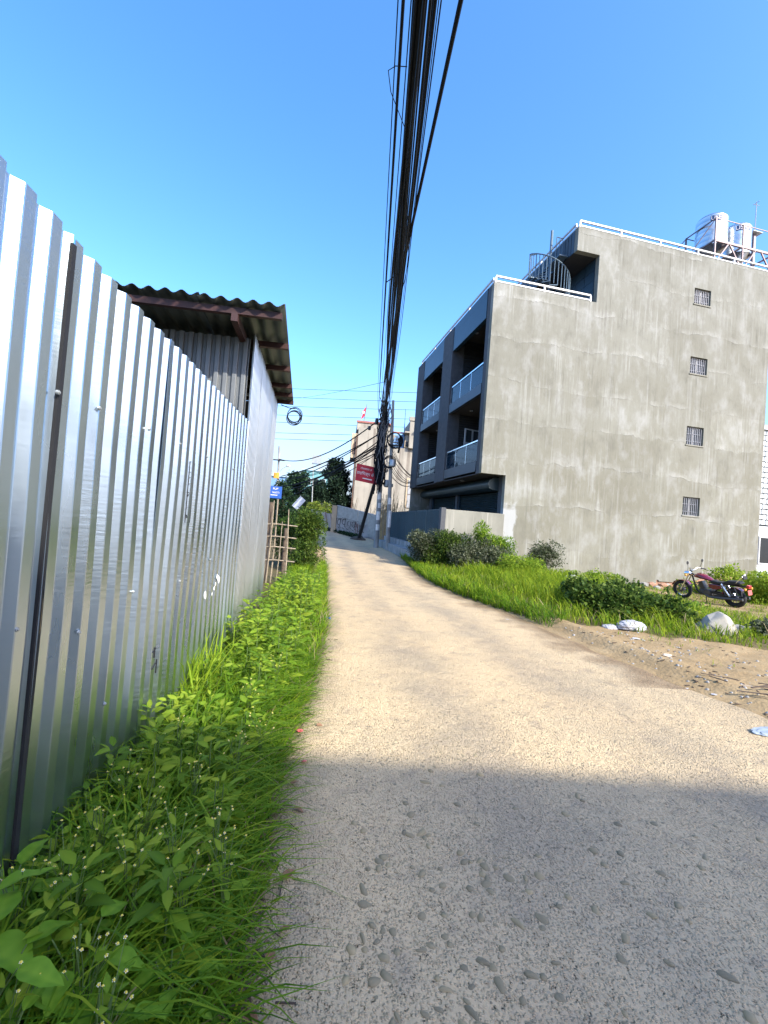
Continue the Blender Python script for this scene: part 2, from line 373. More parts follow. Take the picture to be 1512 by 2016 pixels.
MT['treeleaf2'] = leafmat('tree_leaf', (.010, .025, .010), (.024, .056, .024), (.050, .095, .040), .25)
MT['yshrub'] = leafmat('yellow_green_leaf', (.045, .085, .010), (.140, .200, .020), (.33, .37, .06), .35)

# ------------------------------------------------------------------ mesh + object helpers
class MB:
    def __init__(s): s.v = []; s.f = []
    def add(s, vs, fs):
        o = len(s.v); s.v += [tuple(v) for v in vs]; s.f += [tuple(i+o for i in f) for f in fs]; return s
    def box(s, x0, x1, y0, y1, z0, z1):
        vs = [(x, y, z) for z in (z0, z1) for y in (y0, y1) for x in (x0, x1)]
        return s.add(vs, [(0, 2, 3, 1), (4, 5, 7, 6), (0, 1, 5, 4), (2, 6, 7, 3), (0, 4, 6, 2), (1, 3, 7, 5)])
    def obox(s, c, ax, ay, az, hx, hy, hz):
        c, ax, ay, az = Vector(c), Vector(ax).normalized(), Vector(ay).normalized(), Vector(az).normalized()
        vs = [c+ax*(hx*i)+ay*(hy*j)+az*(hz*k) for k in (-1, 1) for j in (-1, 1) for i in (-1, 1)]
        return s.add(vs, [(0, 2, 3, 1), (4, 5, 7, 6), (0, 1, 5, 4), (2, 6, 7, 3), (0, 4, 6, 2), (1, 3, 7, 5)])
    def bar(s, p, q, a, b=None, up=(0, 0, 1)):
        p, q = Vector(p), Vector(q); b = b or a; d = (q-p); L = d.length; d.normalize()
        u = Vector(up)
        if abs(d.dot(u)) > .98: u = Vector((1, 0, 0))
        sx = d.cross(u).normalized(); sz = sx.cross(d)
        return s.obox((p+q)/2, d, sx, sz, L/2, a/2, b/2)
    def tube(s, pts, r, n=6, caps=True):
        pts = [Vector(p) for p in pts]; m = len(pts); rs = r if isinstance(r, (list, tuple)) else [r]*m
        t0 = (pts[1]-pts[0]).normalized(); ref = Vector((0, 0, 1)) if abs(t0.z) < .9 else Vector((1, 0, 0))
        nx = t0.cross(ref).normalized(); vs = []
        for i, p in enumerate(pts):
            t = (pts[min(i+1, m-1)]-pts[max(i-1, 0)]).normalized()
            nx = (nx-t*nx.dot(t)).normalized(); ny = t.cross(nx)
            for k in range(n):
                a = 2*math.pi*k/n; vs.append(p+(nx*math.cos(a)+ny*math.sin(a))*rs[i])
        fs = [(i*n+k, i*n+(k+1) % n, (i+1)*n+(k+1) % n, (i+1)*n+k) for i in range(m-1) for k in range(n)]
        if caps: fs += [tuple(range(n-1, -1, -1)), tuple(range((m-1)*n, m*n))]
        return s.add(vs, fs)
    def cyl(s, p, q, r, n=12): return s.tube([p, q], r, n)
    def lathe(s, prof, n=24, c=(0, 0, 0), ax='Z'):
        vs = []; c = Vector(c)
        for (r, h) in prof:
            for k in range(n):
                a = 2*math.pi*k/n; x, y = r*math.cos(a), r*math.sin(a)
                vs.append(c+Vector((x, y, h) if ax == 'Z' else ((x, h, y) if ax == 'Y' else (h, x, y))))
        fs = [(i*n+k, i*n+(k+1) % n, (i+1)*n+(k+1) % n, (i+1)*n+k) for i in range(len(prof)-1) for k in range(n)]
        if prof[0][0] > 1e-4: fs.append(tuple(range(n-1, -1, -1)))
        if prof[-1][0] > 1e-4: fs.append(tuple(range((len(prof)-1)*n, len(prof)*n)))
        return s.add(vs, fs)
    def torus(s, c, ax, R0, r0, n=28, m=8):
        c = Vector(c); ax = Vector(ax).normalized(); u = ax.orthogonal().normalized(); w = ax.cross(u); vs = []
        for i in range(n):
            a = 2*math.pi*i/n; d = u*math.cos(a)+w*math.sin(a)
            for j in range(m):
                b = 2*math.pi*j/m; vs.append(c+d*(R0+r0*math.cos(b))+ax*(r0*math.sin(b)))
        return s.add(vs, [(i*m+j, ((i+1) % n)*m+j, ((i+1) % n)*m+(j+1) % m, i*m+(j+1) % m) for i in range(n) for j in range(m)])
    def prism(s, poly, y0, y1, plane='XZ'):
        n = len(poly)
        def P(a, b, t): return (a, t, b) if plane == 'XZ' else ((a, b, t) if plane == 'XY' else (t, a, b))
        vs = [P(a, b, y0) for a, b in poly]+[P(a, b, y1) for a, b in poly]
        return s.add(vs, [tuple(range(n)), tuple(range(2*n-1, n-1, -1))]+[(i, i+n, (i+1) % n+n, (i+1) % n) for i in range(n)])
    def slab(s, xs, zs, keep, y0, y1):
        xs, zs = sorted(set(xs)), sorted(set(zs)); ok = {}
        for i in range(len(xs)-1):
            for k in range(len(zs)-1):
                ok[i, k] = keep((xs[i]+xs[i+1])/2, (zs[k]+zs[k+1])/2)
        idx = {}
        def V(i, k, y):
            key = (i, k, y)
            if key not in idx: idx[key] = len(s.v); s.v.append((xs[i], y, zs[k]))
            return idx[key]
        for (i, k), o in ok.items():
            if not o: continue
            for y, rev in ((y0, False), (y1, True)):
                q = [V(i, k, y), V(i+1, k, y), V(i+1, k+1, y), V(i, k+1, y)]
                s.f.append(tuple(q[::-1] if rev else q))
            for di, dk, a, b in ((-1, 0, (i, k), (i, k+1)), (1, 0, (i+1, k), (i+1, k+1)), (0, -1, (i, k), (i+1, k)), (0, 1, (i, k+1), (i+1, k+1))):
                if not ok.get((i+di, k+dk), False):
                    s.f.append((V(*a, y0), V(*b, y0), V(*b, y1), V(*a, y1)))
        return s
    def mesh(s, name, mat, T=None, smooth=False, fixn=True):
        me = bpy.data.meshes.new(name)
        vs = s.v if T is None else [tuple(T @ Vector(v)) for v in s.v]
        me.from_pydata(vs, [], s.f)
        if fixn:
            bm = bmesh.new(); bm.from_mesh(me); bmesh.ops.recalc_face_normals(bm, faces=bm.faces); bm.to_mesh(me); bm.free()
        me.materials.append(mat if not isinstance(mat, str) else MT[mat])
        if smooth:
            for p in me.polygons: p.use_smooth = True
            try: me.set_sharp_from_angle(angle=R(40))
            except Exception: pass
        return me

def tag(o, label=None, cat=None, group=None, kind=None):
    if label: o['label'] = label
    if cat: o['category'] = cat
    if group: o['group'] = group
    if kind: o['kind'] = kind
    return o
def thing(name, label, cat, loc=(0, 0, 0), rz=0., group=None):
    o = bpy.data.objects.new(name, None); COL.objects.link(o); o.empty_display_size = .2
    o.location = loc; o.rotation_euler = (0, 0, rz); return tag(o, label, cat, group)
def wmat(o):
    m = Matrix.Identity(4)
    while o is not None: m = o.matrix_basis @ m; o = o.parent
    return m
def part(name, mb, mat, parent=None, label=None, local=False, smooth=False, kind=None, bev=0.):
    T = None
    if parent is not None and not local: T = wmat(parent).inverted()
    me = mb.mesh(name, mat, T, smooth) if isinstance(mb, MB) else mb
    o = bpy.data.objects.new(name, me); COL.objects.link(o); o.parent = parent
    if bev:
        b = o.modifiers.new('edge', 'BEVEL'); b.width = bev; b.segments = 2; b.limit_method = 'ANGLE'
    if label: o['label'] = label
    if kind: o['kind'] = kind
    return o
def share(name, me, parent, loc=(0, 0, 0), rot=(0, 0, 0), scl=(1, 1, 1)):
    o = bpy.data.objects.new(name, me); COL.objects.link(o); o.parent = parent
    o.location = loc; o.rotation_euler = rot; o.scale = scl; return o
def kids(o): return list(o.children)
def copy_tree(o, parent=None):
    c = o.copy(); COL.objects.link(c); c.parent = parent
    for ch in kids(o): copy_tree(ch, c)
    return c
def npmesh(name, V, F, mat, tone=None, smooth=False):
    """V (n,3); F list of int arrays (m,k); tone per vertex"""
    me = bpy.data.meshes.new(name); V = np.asarray(V, np.float32)
    me.vertices.add(len(V)); me.vertices.foreach_set('co', V.ravel())
    loops = np.concatenate([f.ravel() for f in F]).astype(np.int32)
    tot = np.concatenate([np.full(len(f), f.shape[1]) for f in F]).astype(np.int32)
    me.loops.add(len(loops)); me.loops.foreach_set('vertex_index', loops)
    me.polygons.add(len(tot)); me.polygons.foreach_set('loop_start', np.concatenate([[0], np.cumsum(tot)[:-1]]).astype(np.int32))
    if smooth: me.polygons.foreach_set('use_smooth', np.ones(len(tot), bool))
    if tone is not None:
        a = me.attributes.new('tone', 'FLOAT', 'POINT'); a.data.foreach_set('value', np.asarray(tone, np.float32))
    me.update(calc_edges=True); me.validate()
    me.materials.append(MT[mat]); return me
def attrset(me, name, vals):
    a = me.attributes.new(name, 'FLOAT', 'POINT'); a.data.foreach_set('value', np.asarray(vals, np.float32))

# ------------------------------------------------------------------ ground shape
RY = np.array([-30, 1.0, 2.5, 3.64, 4.36, 5.38, 7.54, 9.3, 11.1, 14, 18.5, 24, 28, 34, 45, 60])
RXR = np.array([5.2, 4.6, 4.25, 4.02, 3.82, 3.62, 3.35, 2.85, 2.5, 2.55, 2.8, 3.1, 3.0, 2.3, 1.2, .4])
LXY = np.array([-30, 1.0, 2.0, 2.73, 4.36, 5.95, 10, 16, 22, 28, 40, 60])
LXX = np.array([-.16, -.24, -.28, -.30, -.18, -.10, -.22, -.45, -.8, -1.4, -2.3, -3.5])
def xr(y): return np.interp(y, RY, RXR)
def xl(y): return np.interp(y, LXY, LXX)
def sstep(a, b, t):
    t = np.clip((t-a)/(b-a), 0, 1); return t*t*(3-2*t)
def wob(x, y, s, k=0.):
    return (np.sin(x*1.7*s+k)+np.sin(y*1.3*s+1.3+k)+np.sin((x+y)*2.3*s+2*k)+np.sin((x-1.6*y)*3.1*s+.7))*.25
def gbase(x, y):
    x = np.asarray(x, float); y = np.asarray(y, float)
    z = sstep(26, 36, y)*(.25+.09*np.clip(2.7-x, -2, 6))
    return z + .012*wob(x, y, 1.0)
def gz(x, y):
    x = np.asarray(x, float); y = np.asarray(y, float)
    d = x-xr(y); dl = xl(y)-x
    z = gbase(x, y)
    ridge = np.exp(-((d-.42)/.2)**2)*.085*sstep(2.5, 5.5, y)*sstep(16, 9, y)
    rut = -np.exp(-((d-.12)/.12)**2)*.03*sstep(2.5, 5.0, y)*sstep(14, 8, y)
    verge = sstep(.1, 1.2, d)*(.03+.03*wob(x, y, 2.1))
    left = sstep(0., .5, dl)*.04; verge = verge-.24*sstep(7.0, 11, x)*sstep(24, 18, y)*sstep(-2, 3, y)
    inroad = (sstep(-.02, .06, -d)*sstep(-.02, .06, -dl))
    return z+ridge+rut+verge+left-inroad*.05
def gz1(x, y): return float(gz(x, y))
def grid(xs, ys):
    X, Y = np.meshgrid(xs, ys); n, m = len(xs), len(ys)
    i = np.arange(m-1)[:, None]*n+np.arange(n-1)[None, :]
    return X.ravel(), Y.ravel(), np.stack([i, i+1, i+1+n, i+n], -1).reshape(-1, 4)
GRASSR = np.array([(2.85, 19.5), (2.55, 14), (2.55, 11.3), (2.85, 9.4), (3.35, 7.9), (3.85, 7.1), (4.55, 6.9), (5.3, 6.4), (6.7, 6.05), (10, 5.6), (15, 5.4), (15, 9.0), (11.2, 9.8), (9.3, 11.5), (7.4, 14.6), (6.0, 15.6), (3.8, 15.9)])
def inpoly(px, py, poly):
    r = np.zeros(len(px), bool); j = len(poly)-1
    for i in range(len(poly)):
        xi, yi = poly[i]; xj, yj = poly[j]
        c = ((yi > py) != (yj > py)) & (px < (xj-xi)*(py-yi)/(yj-yi+1e-12)+xi); r ^= c; j = i
    return r
gx = np.concatenate([np.linspace(-300, -20, 15), np.linspace(-18, -3, 20), np.arange(-2.6, 9, .1), np.arange(9, 20, .3), np.linspace(21, 300, 22)])
gy = np.concatenate([np.linspace(-120, -6, 14), np.linspace(-5, .8, 10), np.arange(1, 20, .1), np.arange(20, 45, .5), np.linspace(46, 600, 30)])
X, Y, Fq = grid(gx, gy)
me = npmesh('ground', np.stack([X, Y, gz(X, Y)], 1), [Fq], 'dirt', smooth=True)
attrset(me, 'green', np.where(inpoly(X, Y, GRASSR), 1., 0.)*.8 + np.where((X > 8) & (Y > 9.2) & (Y < 17) & (~inpoly(X, Y, GRASSR)), .55+.3*wob(X, Y, 1.9), 0.) + np.where((X < xl(Y)-.25) & (Y < 20), 1., 0.) + np.where(Y > 30, .5, 0) + np.where((X < -1.2) & (Y > 7), 1., 0))
o = bpy.data.objects.new('ground', me); COL.objects.link(o); tag(o, kind='structure')
# road sheet
us = np.linspace(0, 1, 46); ys = np.concatenate([np.arange(-25, 0, 1.), np.arange(0, 8, .06), np.arange(8, 20, .15), np.arange(20, 60, .5)])
U, Yr, Fq = grid(us, ys)
L_, R_ = xl(Yr)-.02, xr(Yr)+.02
wig = .06*wob(Yr*1.7, Yr*.6, 2.3)*np.abs(2*U-1)**4
Xr = L_+(R_-L_)*U+wig
Zr = gbase(Xr, Yr)+.004*wob(Xr, Yr, 5.)-.03*np.clip((np.abs(2*U-1)-.93)/.07, 0, 1)**2-.045*np.clip((np.abs(2*U-1)-.985)/.015, 0, 1)
me = npmesh('road', np.stack([Xr, Yr, Zr], 1), [Fq], 'road', smooth=True)
attrset(me, 'across', U)
attrset(me, 'edge', np.clip((U-.55)/.45, 0, 1)*((Yr > 4.2) & (Yr < 15)))
road = bpy.data.objects.new('road', me); COL.objects.link(road); tag(road, kind='structure')
def rz(x, y): return float(gbase(x, y)+.004*wob(x, y, 5.))

# pebbles pressed into the road
def icos(sub, flat, seed):
    bm = bmesh.new(); bmesh.ops.create_icosphere(bm, subdivisions=sub, radius=1.)
    r = random.Random(seed)
    k = [r.uniform(.75, 1.25) for _ in range(6)]
    for v in bm.verts:
        v.co.x *= k[0]*(1+.12*math.sin(3*v.co.y+k[1]*5)); v.co.y *= k[2]*(1+.15*math.sin(2.5*v.co.x+k[3]*7)); v.co.z *= flat*k[4]
    me = bpy.data.meshes.new('pebble'); bm.to_mesh(me); bm.free()
    for p in me.polygons: p.use_smooth = True
    return me
pebs = []
for s in range(7):
    me = icos(2 if s < 3 else 1, .55, s); me.name = 'pebble'; me.materials.append(MT['pebble'])
    attrset(me, 'tone', np.full(len(me.vertices), s/6.)); pebs.append(me)
cand = []
for _ in range(9000):
    y = 1.05+abs(random.gauss(0, 1.0))*1.9; x = random.uniform(xl(y)+.15, min(xr(y)-.1, 5))
    dens = .5+.5*math.sin(x*2.1+math.sin(y*1.5)*1.2+.6)
    if random.random() > .25+.75*dens or y > 7.5: continue
    if x < xl(y)+.45 and random.random() < .6: continue
    r = min(.024, .0055+random.expovariate(1/.0052))
    cand.append((r/math.hypot(y, x*.6), x, y, r))
cand.sort(reverse=True)
for i, (q, x, y, r) in enumerate(cand[:290]):
    o = share('pebble', pebs[i % 7], road, (x, y, rz(x, y)-r*.14), (random.uniform(-.2, .2), random.uniform(-.2, .2), random.uniform(0, 6.3)), (r*random.uniform(.9, 1.35), r*random.uniform(.7, 1), r*.85))
Vs, Fs, Ts = [], [], []; off = 0
base = icos(1, .55, 11); bv = np.array([v.co[:] for v in base.vertices]); bf = np.array([p.vertices[:] for p in base.polygons])
for (q, x, y, r) in cand[290:]:
    a = random.uniform(0, 6.3); c_, s_ = math.cos(a), math.sin(a); p = bv*np.array([r*random.uniform(.9, 1.5), r*random.uniform(.6, 1), r*.75])
    p = np.stack([p[:, 0]*c_-p[:, 1]*s_+x, p[:, 0]*s_+p[:, 1]*c_+y, p[:, 2]+rz(x, y)-r*.30], 1)
    Vs.append(p); Fs.append(bf+off); Ts.append(np.full(len(p), random.random())); off += len(p)
part('gravel', npmesh('gravel', np.concatenate(Vs), [np.concatenate(Fs)], 'pebble', np.concatenate(Ts), True), None, road, kind='stuff')
# ------------------------------------------------------------------ corrugated sheet builder (ribs run up Z, sheet runs along d)
def corr(mb, p0, d, n, length, z0, z1, pitch, depth, prof='trap', top=None, rows=7, bow=.006, seed=0):
    r = random.Random(seed)
    p0, d, n = Vector(p0), Vector(d).normalized(), Vector(n).normalized()
    pts = []; t = 0.
    if prof == 'trap': seq = [(0, 1), (.36, 1), (.40, .88), (.46, .10), (.49, 0), (.60, .0), (.615, .12), (.635, .12), (.65, 0), (.76, 0), (.79, .06), (.97, .95)]
    else: seq = [(k/8, .5-.5*math.cos(2*math.pi*k/8)) for k in range(8)]
    while t < length:
        for a, h in seq:
            tt = t+a*pitch
            if tt <= length: pts.append((tt, h*depth))
        t += pitch
    pts.append((length, depth if prof == 'trap' else 0))
    ph = r.uniform(0, 6)
    vs = []
    for k in range(rows+1):
        f = k/rows
        for (a, h) in pts:
            zt = z1 if top is None else top(a)
            z = z0+(zt-z0)*f
            w = bow*math.sin(2.2*f*math.pi+ph+a*1.3)*math.sin(math.pi*f)
            vs.append(p0+d*a+n*(h+w)+Vector((0, 0, z)))
    m = len(pts)
    mb.add(vs, [(i*m+j, i*m+j+1, (i+1)*m+j+1, (i+1)*m+j) for i in range(rows) for j in range(m-1)])
    return mb
def solid(o, th=.0025):
    md = o.modifiers.new('thickness', 'SOLIDIFY'); md.thickness = th; md.offset = -1; return o

# ------------------------------------------------------------------ tin fence on the left
fence = thing('tin_fence', 'tall fence of shiny silver corrugated tin sheets along the left edge of the lane', 'fence', (-1.0, 2.0, 0))
ys0 = -3.35; W_ = .80; k = 0
edges = [-3.578, -2.71, -1.842, -.974, -.106, .762, 1.63, 2.498, 3.366, 4.234, 4.60]
for k in range(len(edges)-1):
    a, b = edges[k], edges[k+1]+(.05 if k < 9 else 0)
    if k == 5: b -= .062
    tilt = random.uniform(-.004, .004)
    mb = corr(MB(), (-1.0-.03+.003*(k % 2), a, 0), (tilt, 1, 0), (1, 0, 0), b-a, .03, 2.42+random.uniform(-.012, .012), .124, .028, seed=k)
    solid(part('sheet', mb, 'zinc', fence))
part('rail', MB().box(-1.10, -1.04, -3.3, 4.58, .55, .61), 'rust', fence)
part('rail', MB().box(-1.10, -1.04, -3.3, 4.58, 1.85, 1.91), 'rust', fence)
part('gap_shade_strip', MB().bar((-1.003, 1.613, -.05), (-1.003, 1.623, 2.39), .022, .012, up=(1, 0, 0)), 'dark_gap', fence)  # black bar painted in for the shaded slot where two sheets part
part('post', MB().box(-1.19, -1.11, 4.40, 4.48, -.1, 2.36), 'rust', fence)
def screw(y, z, parent, x=-.994):
    s = part('screw', MB().cyl((x-.004, y, z), (x+.004, y, z), .008, 10).cyl((x+.003, y, z), (x+.008, y, z), .004, 6), 'galv_box', parent)
for y, z in ((1.60, 1.86), (1.86, 1.87), (2.32, 1.88), (2.75, 1.88), (3.3, 1.88), (4.1, 1.88), (1.51, 1.07), (1.86, .97), (2.3, 1.06), (2.95, 1.02), (3.6, 1.1), (1.22, 1.87), (1.25, .58), (2.12, .58)):
    screw(y, z, fence)
# stamped marks (flat ink on one sheet)
mk = MB(); xk = -.9965
for (y0, z0, y1, z1) in ((2.96, 1.40, 3.05, 1.40), (2.96, 1.40, 2.96, 1.80), (2.96, 1.80, 3.05, 1.80), (3.05, 1.40, 3.05, 1.8), (2.96, 1.5, 3.05, 1.5), (2.98, 1.43, 3.02, 1.47), (2.975, 1.45, 2.995, 1.43), (2.97, 1.6, 3.04, 1.58), (2.97, 1.57, 3.03, 1.63), (2.975, 1.65, 3.02, 1.68), (2.975, 1.69, 3.03, 1.73), (2.98, 1.73, 3.04, 1.77)):
    mk.bar((xk, y0, z0), (xk, y1, z1), .0012, .006, up=(1, 0, 0))
part('ink_mark', mk, 'black', fence)
mk = MB()
for (y0, z0, y1, z1) in ((2.62, .66, 2.70, .68), (2.65, .62, 2.65, .68), (2.66, .61, 2.70, .60), (2.63, .56, 2.68, .585), (2.69, .52, 2.69, .60)):
    mk.bar((xk, y0, z0), (xk, y1, z1), .0012, .007, up=(1, 0, 0))
part('ink_mark', mk, 'black', fence)
mk = MB()
for (y, z, r) in ((3.55, .83, .03), (3.57, .81, .022), (3.86, .93, .022), (3.9, .91, .026), (3.93, .89, .03), (3.8, .84, .02), (3.83, .87, .018), (3.75, .80, .016)):
    part('paint_splash', MB().lathe([(0, .0012), (r*.7, .0012), (r, 0)], 9, (xk-.001, y, z), 'X'), 'cane_white', fence)

# ------------------------------------------------------------------ tin shed behind the fence
sa = R(-3.3); sd = Vector((math.sin(sa), math.cos(sa), 0)); sn = Vector((math.cos(sa), -math.sin(sa), 0))
S0 = Vector((-1.04, 4.64, 0))
shed = thing('tin_shed', 'tin shed with wavy roof on red purlins behind the end of the silver fence', 'shed', (-2.0, 6.0, 0))
for i in range(4):
    mb = corr(MB(), S0+sd*(i*.71), sd, sn, .705, .0, 3.36, .088, .022, seed=40+i)
    solid(part('wall_sheet', mb, 'zinc_old', shed))
for i in range(5):
    mb = corr(MB(), Vector((-1.06-(i+1)*.8, 4.66, 0)), (1, 0, 0), (0, -1, 0), .796, 2.0, 3.30, .092, .024, seed=60+i, rows=3)
    solid(part('front_sheet', mb, 'zinc_matt', shed))
mb = MB(); mb.box(-5.1, -5.06, 4.7, 7.5, 0, 3.35); part('wall_sheet', mb, 'zinc_old', shed)
mb = MB(); mb.box(-5.1, -1.3, 7.46, 7.5, 0, 3.35); part('wall_sheet', mb, 'zinc_old', shed)
# roof: waves cross X, sheets overlap along X
for i in range(6):
    x1 = -.655-i*.78; mb = MB(); pts = []
    for k in range(41):
        a = k/40*.80; pts.append((-a, .019*math.cos(2*math.pi*a/.145)))
    vs = []
    for j, (yy, zz) in enumerate(((4.10, 3.435), (4.9, 3.428), (6.0, 3.418), (7.55, 3.405))):
        sh = (yy-4.1)*(-.081)
        for (a, h) in pts: vs.append((x1+a+sh, yy+.006*math.sin(9*a), zz+h+(-.655-x1+(-a))*.012+.0025*i))
    m = 41; mb.add(vs, [(r_*m+c, r_*m+c+1, (r_+1)*m+c+1, (r_+1)*m+c) for r_ in range(3) for c in range(40)])
    solid(part('roof_sheet', mb, 'zinc_roof', shed, smooth=True), .003)
for yy, xe in ((4.20, -.69), (4.94, -.715), (5.70, -.78), (6.45, -.84), (6.93, -.88), (7.38, -.915)):
    part('purlin', MB().box(-4.9, xe, yy-.025, yy+.025, 3.34, 3.40), 'rust', shed)
part('rafter', MB().bar((-1.115, 4.15, 3.30), (-1.30, 7.45, 3.30), .06, .08), 'rust', shed)
part('post', MB().box(-1.20, -1.11, 4.70, 4.79, -.1, 3.26), 'rust', shed)
o = MB().cyl((-.982, 4.60, 2.55), (-.972, 4.60, 2.55), .011, 8)
# coil of cable hanging at the far eave
coil = MB()
for i in range(6):
    cc = Vector((-.90+.01*math.sin(i*2.), 7.52, 3.20-.012*i+.02*math.sin(i*1.7))); rr = .115+.012*math.sin(i*2.3)
    coil.torus(cc, (.12*math.sin(i), 1, .12*math.cos(i*1.3)), rr, .0065, 28, 6)
coil.tube([(-1.12, 7.42, 3.33), (-1.0, 7.5, 3.31), (-.9, 7.52, 3.31)], .007)
tag(part('cable_coil', coil, 'black_cable', smooth=True), 'loose coil of black cable hanging from the far eave of the tin shed', 'cable coil')

# ------------------------------------------------------------------ dark concrete building on the right
SB = .92; TH = R(6.27)
C0 = Vector((5.55*SB, 17.2*SB, 0))
bld = thing('concrete_building', 'large unfinished four storey building with bare cement side wall and dark balconies', 'building', C0, TH)
def bp(name, mb, mat, parent=None, **k):
    return part(name, mb, mat, parent or bld, local=True, **k)
WL, FL = 13.1, 9.85
wins = [(9.02, 9.86, 11.66, 12.34), (9.02, 9.88, 8.70, 9.42), (9.04, 9.90, 5.70, 6.48), (9.06, 9.92, 2.74, 3.52)]
def foot(x):
    return -.6 if x < 8 else -.05+.42*math.exp(-((x-11.6)/1.6)**2)+.05*math.sin(x*5)
def keep(x, z):
    for a, b, c, d in wins:
        if a < x < b and c < z < d: return False
    if z < foot(x): return False
    if x < 1.0: return 3.62 < z < 10.86
    if x < 3.39: return z < 10.86
    if x < 4.40: return z < 10.86 or 12.78 < z < 13.74
    return z < 13.74
xs = [0, 1.0, 3.39, 4.40, WL]+[q for w in wins for q in w[:2]]+list(np.arange(8, WL, .12))
zs = [-.6, 3.62, 10.86, 12.78, 13.74]+[q for w in wins for q in w[2:]]+list(np.arange(-.3, .6, .06))
bp('side_wall', MB().slab(xs, zs, keep, 0, .22), 'plaster')
bp('foundation', MB().box(7.9, WL-.05, .05, .25, -.6, .7), 'brickdust')
bp('far_wall', MB().slab([.02, 4.4, WL], [-.6, 10.84, 13.7], lambda x, z: z < 10.84 or x > 4.4, FL-.2, FL), 'plaster')
bp('rear_wall', MB().box(WL-.2, WL-.003, .225, FL-.203, -.6, 13.7), 'plaster')
# windows in the side wall
for (a, b, c, d) in wins:
    w = bp('window', MB().box(a, a+.035, .10, .16, c, d).box(b-.035, b, .10, .16, c, d).box(a+.035, b-.035, .10, .16, c, c+.035).box(a+.035, b-.035, .10, .16, d-.035, d).box((a+b)/2-.015, (a+b)/2+.015, .11, .15, c+.035, d-.035), 'grey_paint')
    bp('pane', MB().box(a+.03, b-.03, .125, .133, c+.03, d-.03), 'dkwin', w)
    nb = 9
    for i in range(nb):
        x = a+.05+(b-a-.10)*i/(nb-1)
        bp('bar', MB().box(x-.008, x+.008, .060, .076, c+.015, d-.015), 'grey_bar', w)
    bp('bar', MB().box(a+.02, b-.02, .080, .092, c+.22*(d-c), c+.22*(d-c)+.015), 'grey_bar', w)
    bp('bar', MB().box(a+.02, b-.02, .080, .092, c+.62*(d-c), c+.62*(d-c)+.015), 'grey_bar', w)
    bp('sill', MB().box(a-.03, b+.03, -.03, .10, c-.045, c+.004), 'bwall', w)
# floor slabs and structure
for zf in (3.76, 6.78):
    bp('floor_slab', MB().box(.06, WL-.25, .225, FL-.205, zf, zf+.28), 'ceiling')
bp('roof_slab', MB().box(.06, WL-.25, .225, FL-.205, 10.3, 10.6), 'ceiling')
# facade pillars (each one piece)
for (f0, f1) in ((.223, .52), (4.05, 5.38), (8.62, FL-.205)):
    bp('pillar', MB().box(-.04 if f0 > 1 else 0., .55, f0, f1, 3.62, 10.86), 'pillar', bev=.01)
bp('pillar', MB().box(-.04, .55, FL-.2, FL+.02, 3.62, 10.86), 'pillar')
bays = ((.523, 4.047), (5.383, 8.617))
for (f0, f1) in bays:
    for zf in (3.72, 6.76):
        band = bp('balcony_band', MB().box(-.02, .14, f0, f1, zf, zf+.40), 'slatclad')
        rail = bp('balcony_railing', MB().box(.02, .07, f0+.02, f1-.02, zf+1.18, zf+1.23), 'steel')
        npan = 3 if f0 < 1 else 3
        for i in range(npan+1):
            y = f0+.03+(f1-f0-.06)*i/npan
            bp('baluster', MB().box(.03, .06, y-.013, y+.013, zf+.40, zf+1.18), 'steel', rail)
        for i in range(npan):
            y0 = f0+.03+(f1-f0-.06)*i/npan+.02; y1 = f0+.03+(f1-f0-.06)*(i+1)/npan-.02
            bp('glass_panel', MB().box(.04, .05, y0, y1, zf+.43, zf+1.15), 'glass', rail)
    bp('fascia', MB().box(-.02, .16, f0, f1, 9.70, 10.52), 'teal')
    bp('coping', MB().box(-.02, .22, f0, f1, 10.523, 10.86), 'teal')
    # recess: back wall, door, ceiling lamps, end wall with fine courses
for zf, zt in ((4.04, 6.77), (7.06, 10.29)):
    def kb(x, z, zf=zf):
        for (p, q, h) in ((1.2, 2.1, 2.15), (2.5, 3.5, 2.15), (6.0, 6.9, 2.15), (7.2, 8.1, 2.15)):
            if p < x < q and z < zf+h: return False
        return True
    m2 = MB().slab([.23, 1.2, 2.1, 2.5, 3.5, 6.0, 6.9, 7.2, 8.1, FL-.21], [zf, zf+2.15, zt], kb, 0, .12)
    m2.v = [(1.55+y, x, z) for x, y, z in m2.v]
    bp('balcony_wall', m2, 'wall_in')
    for (p, q) in ((1.2, 2.1), (2.5, 3.5), (6.0, 6.9), (7.2, 8.1)):
        d = bp('balcony_door', MB().box(1.56, 1.62, p, p+.07, zf, zf+2.15).box(1.56, 1.62, q-.07, q, zf, zf+2.15).box(1.56, 1.62, p+.07, q-.07, zf+2.08, zf+2.15).box(1.56, 1.62, p+.07, q-.07, zf+1.0, zf+1.07).box(1.57, 1.61, (p+q)/2-.03, (p+q)/2+.03, zf+.05, zf+2.08), 'white_paint')
        bp('pane', MB().box(1.59, 1.598, p+.05, q-.05, zf+.03, zf+2.1), 'dkwin', d)
    for (f0, f1) in bays:
        mm = MB()
        for i in range(24):
            z = zf+.02+i*(zt-zf-.04)/24
            mm.box(.56, 1.54, f1+.005, f1+.06-.012*(i % 2), z, z+(zt-zf-.04)/24-.012)
        bp('end_wall', mm, 'wall_in')
        for t in (.3, .72):
            y = f0+(f1-f0)*t
            bp('ceiling_lamp', MB().lathe([(.075, 0), (.085, -.03), (.05, -.05), (0, -.052)], 14, (.7, y, zt-.003)), 'lens')
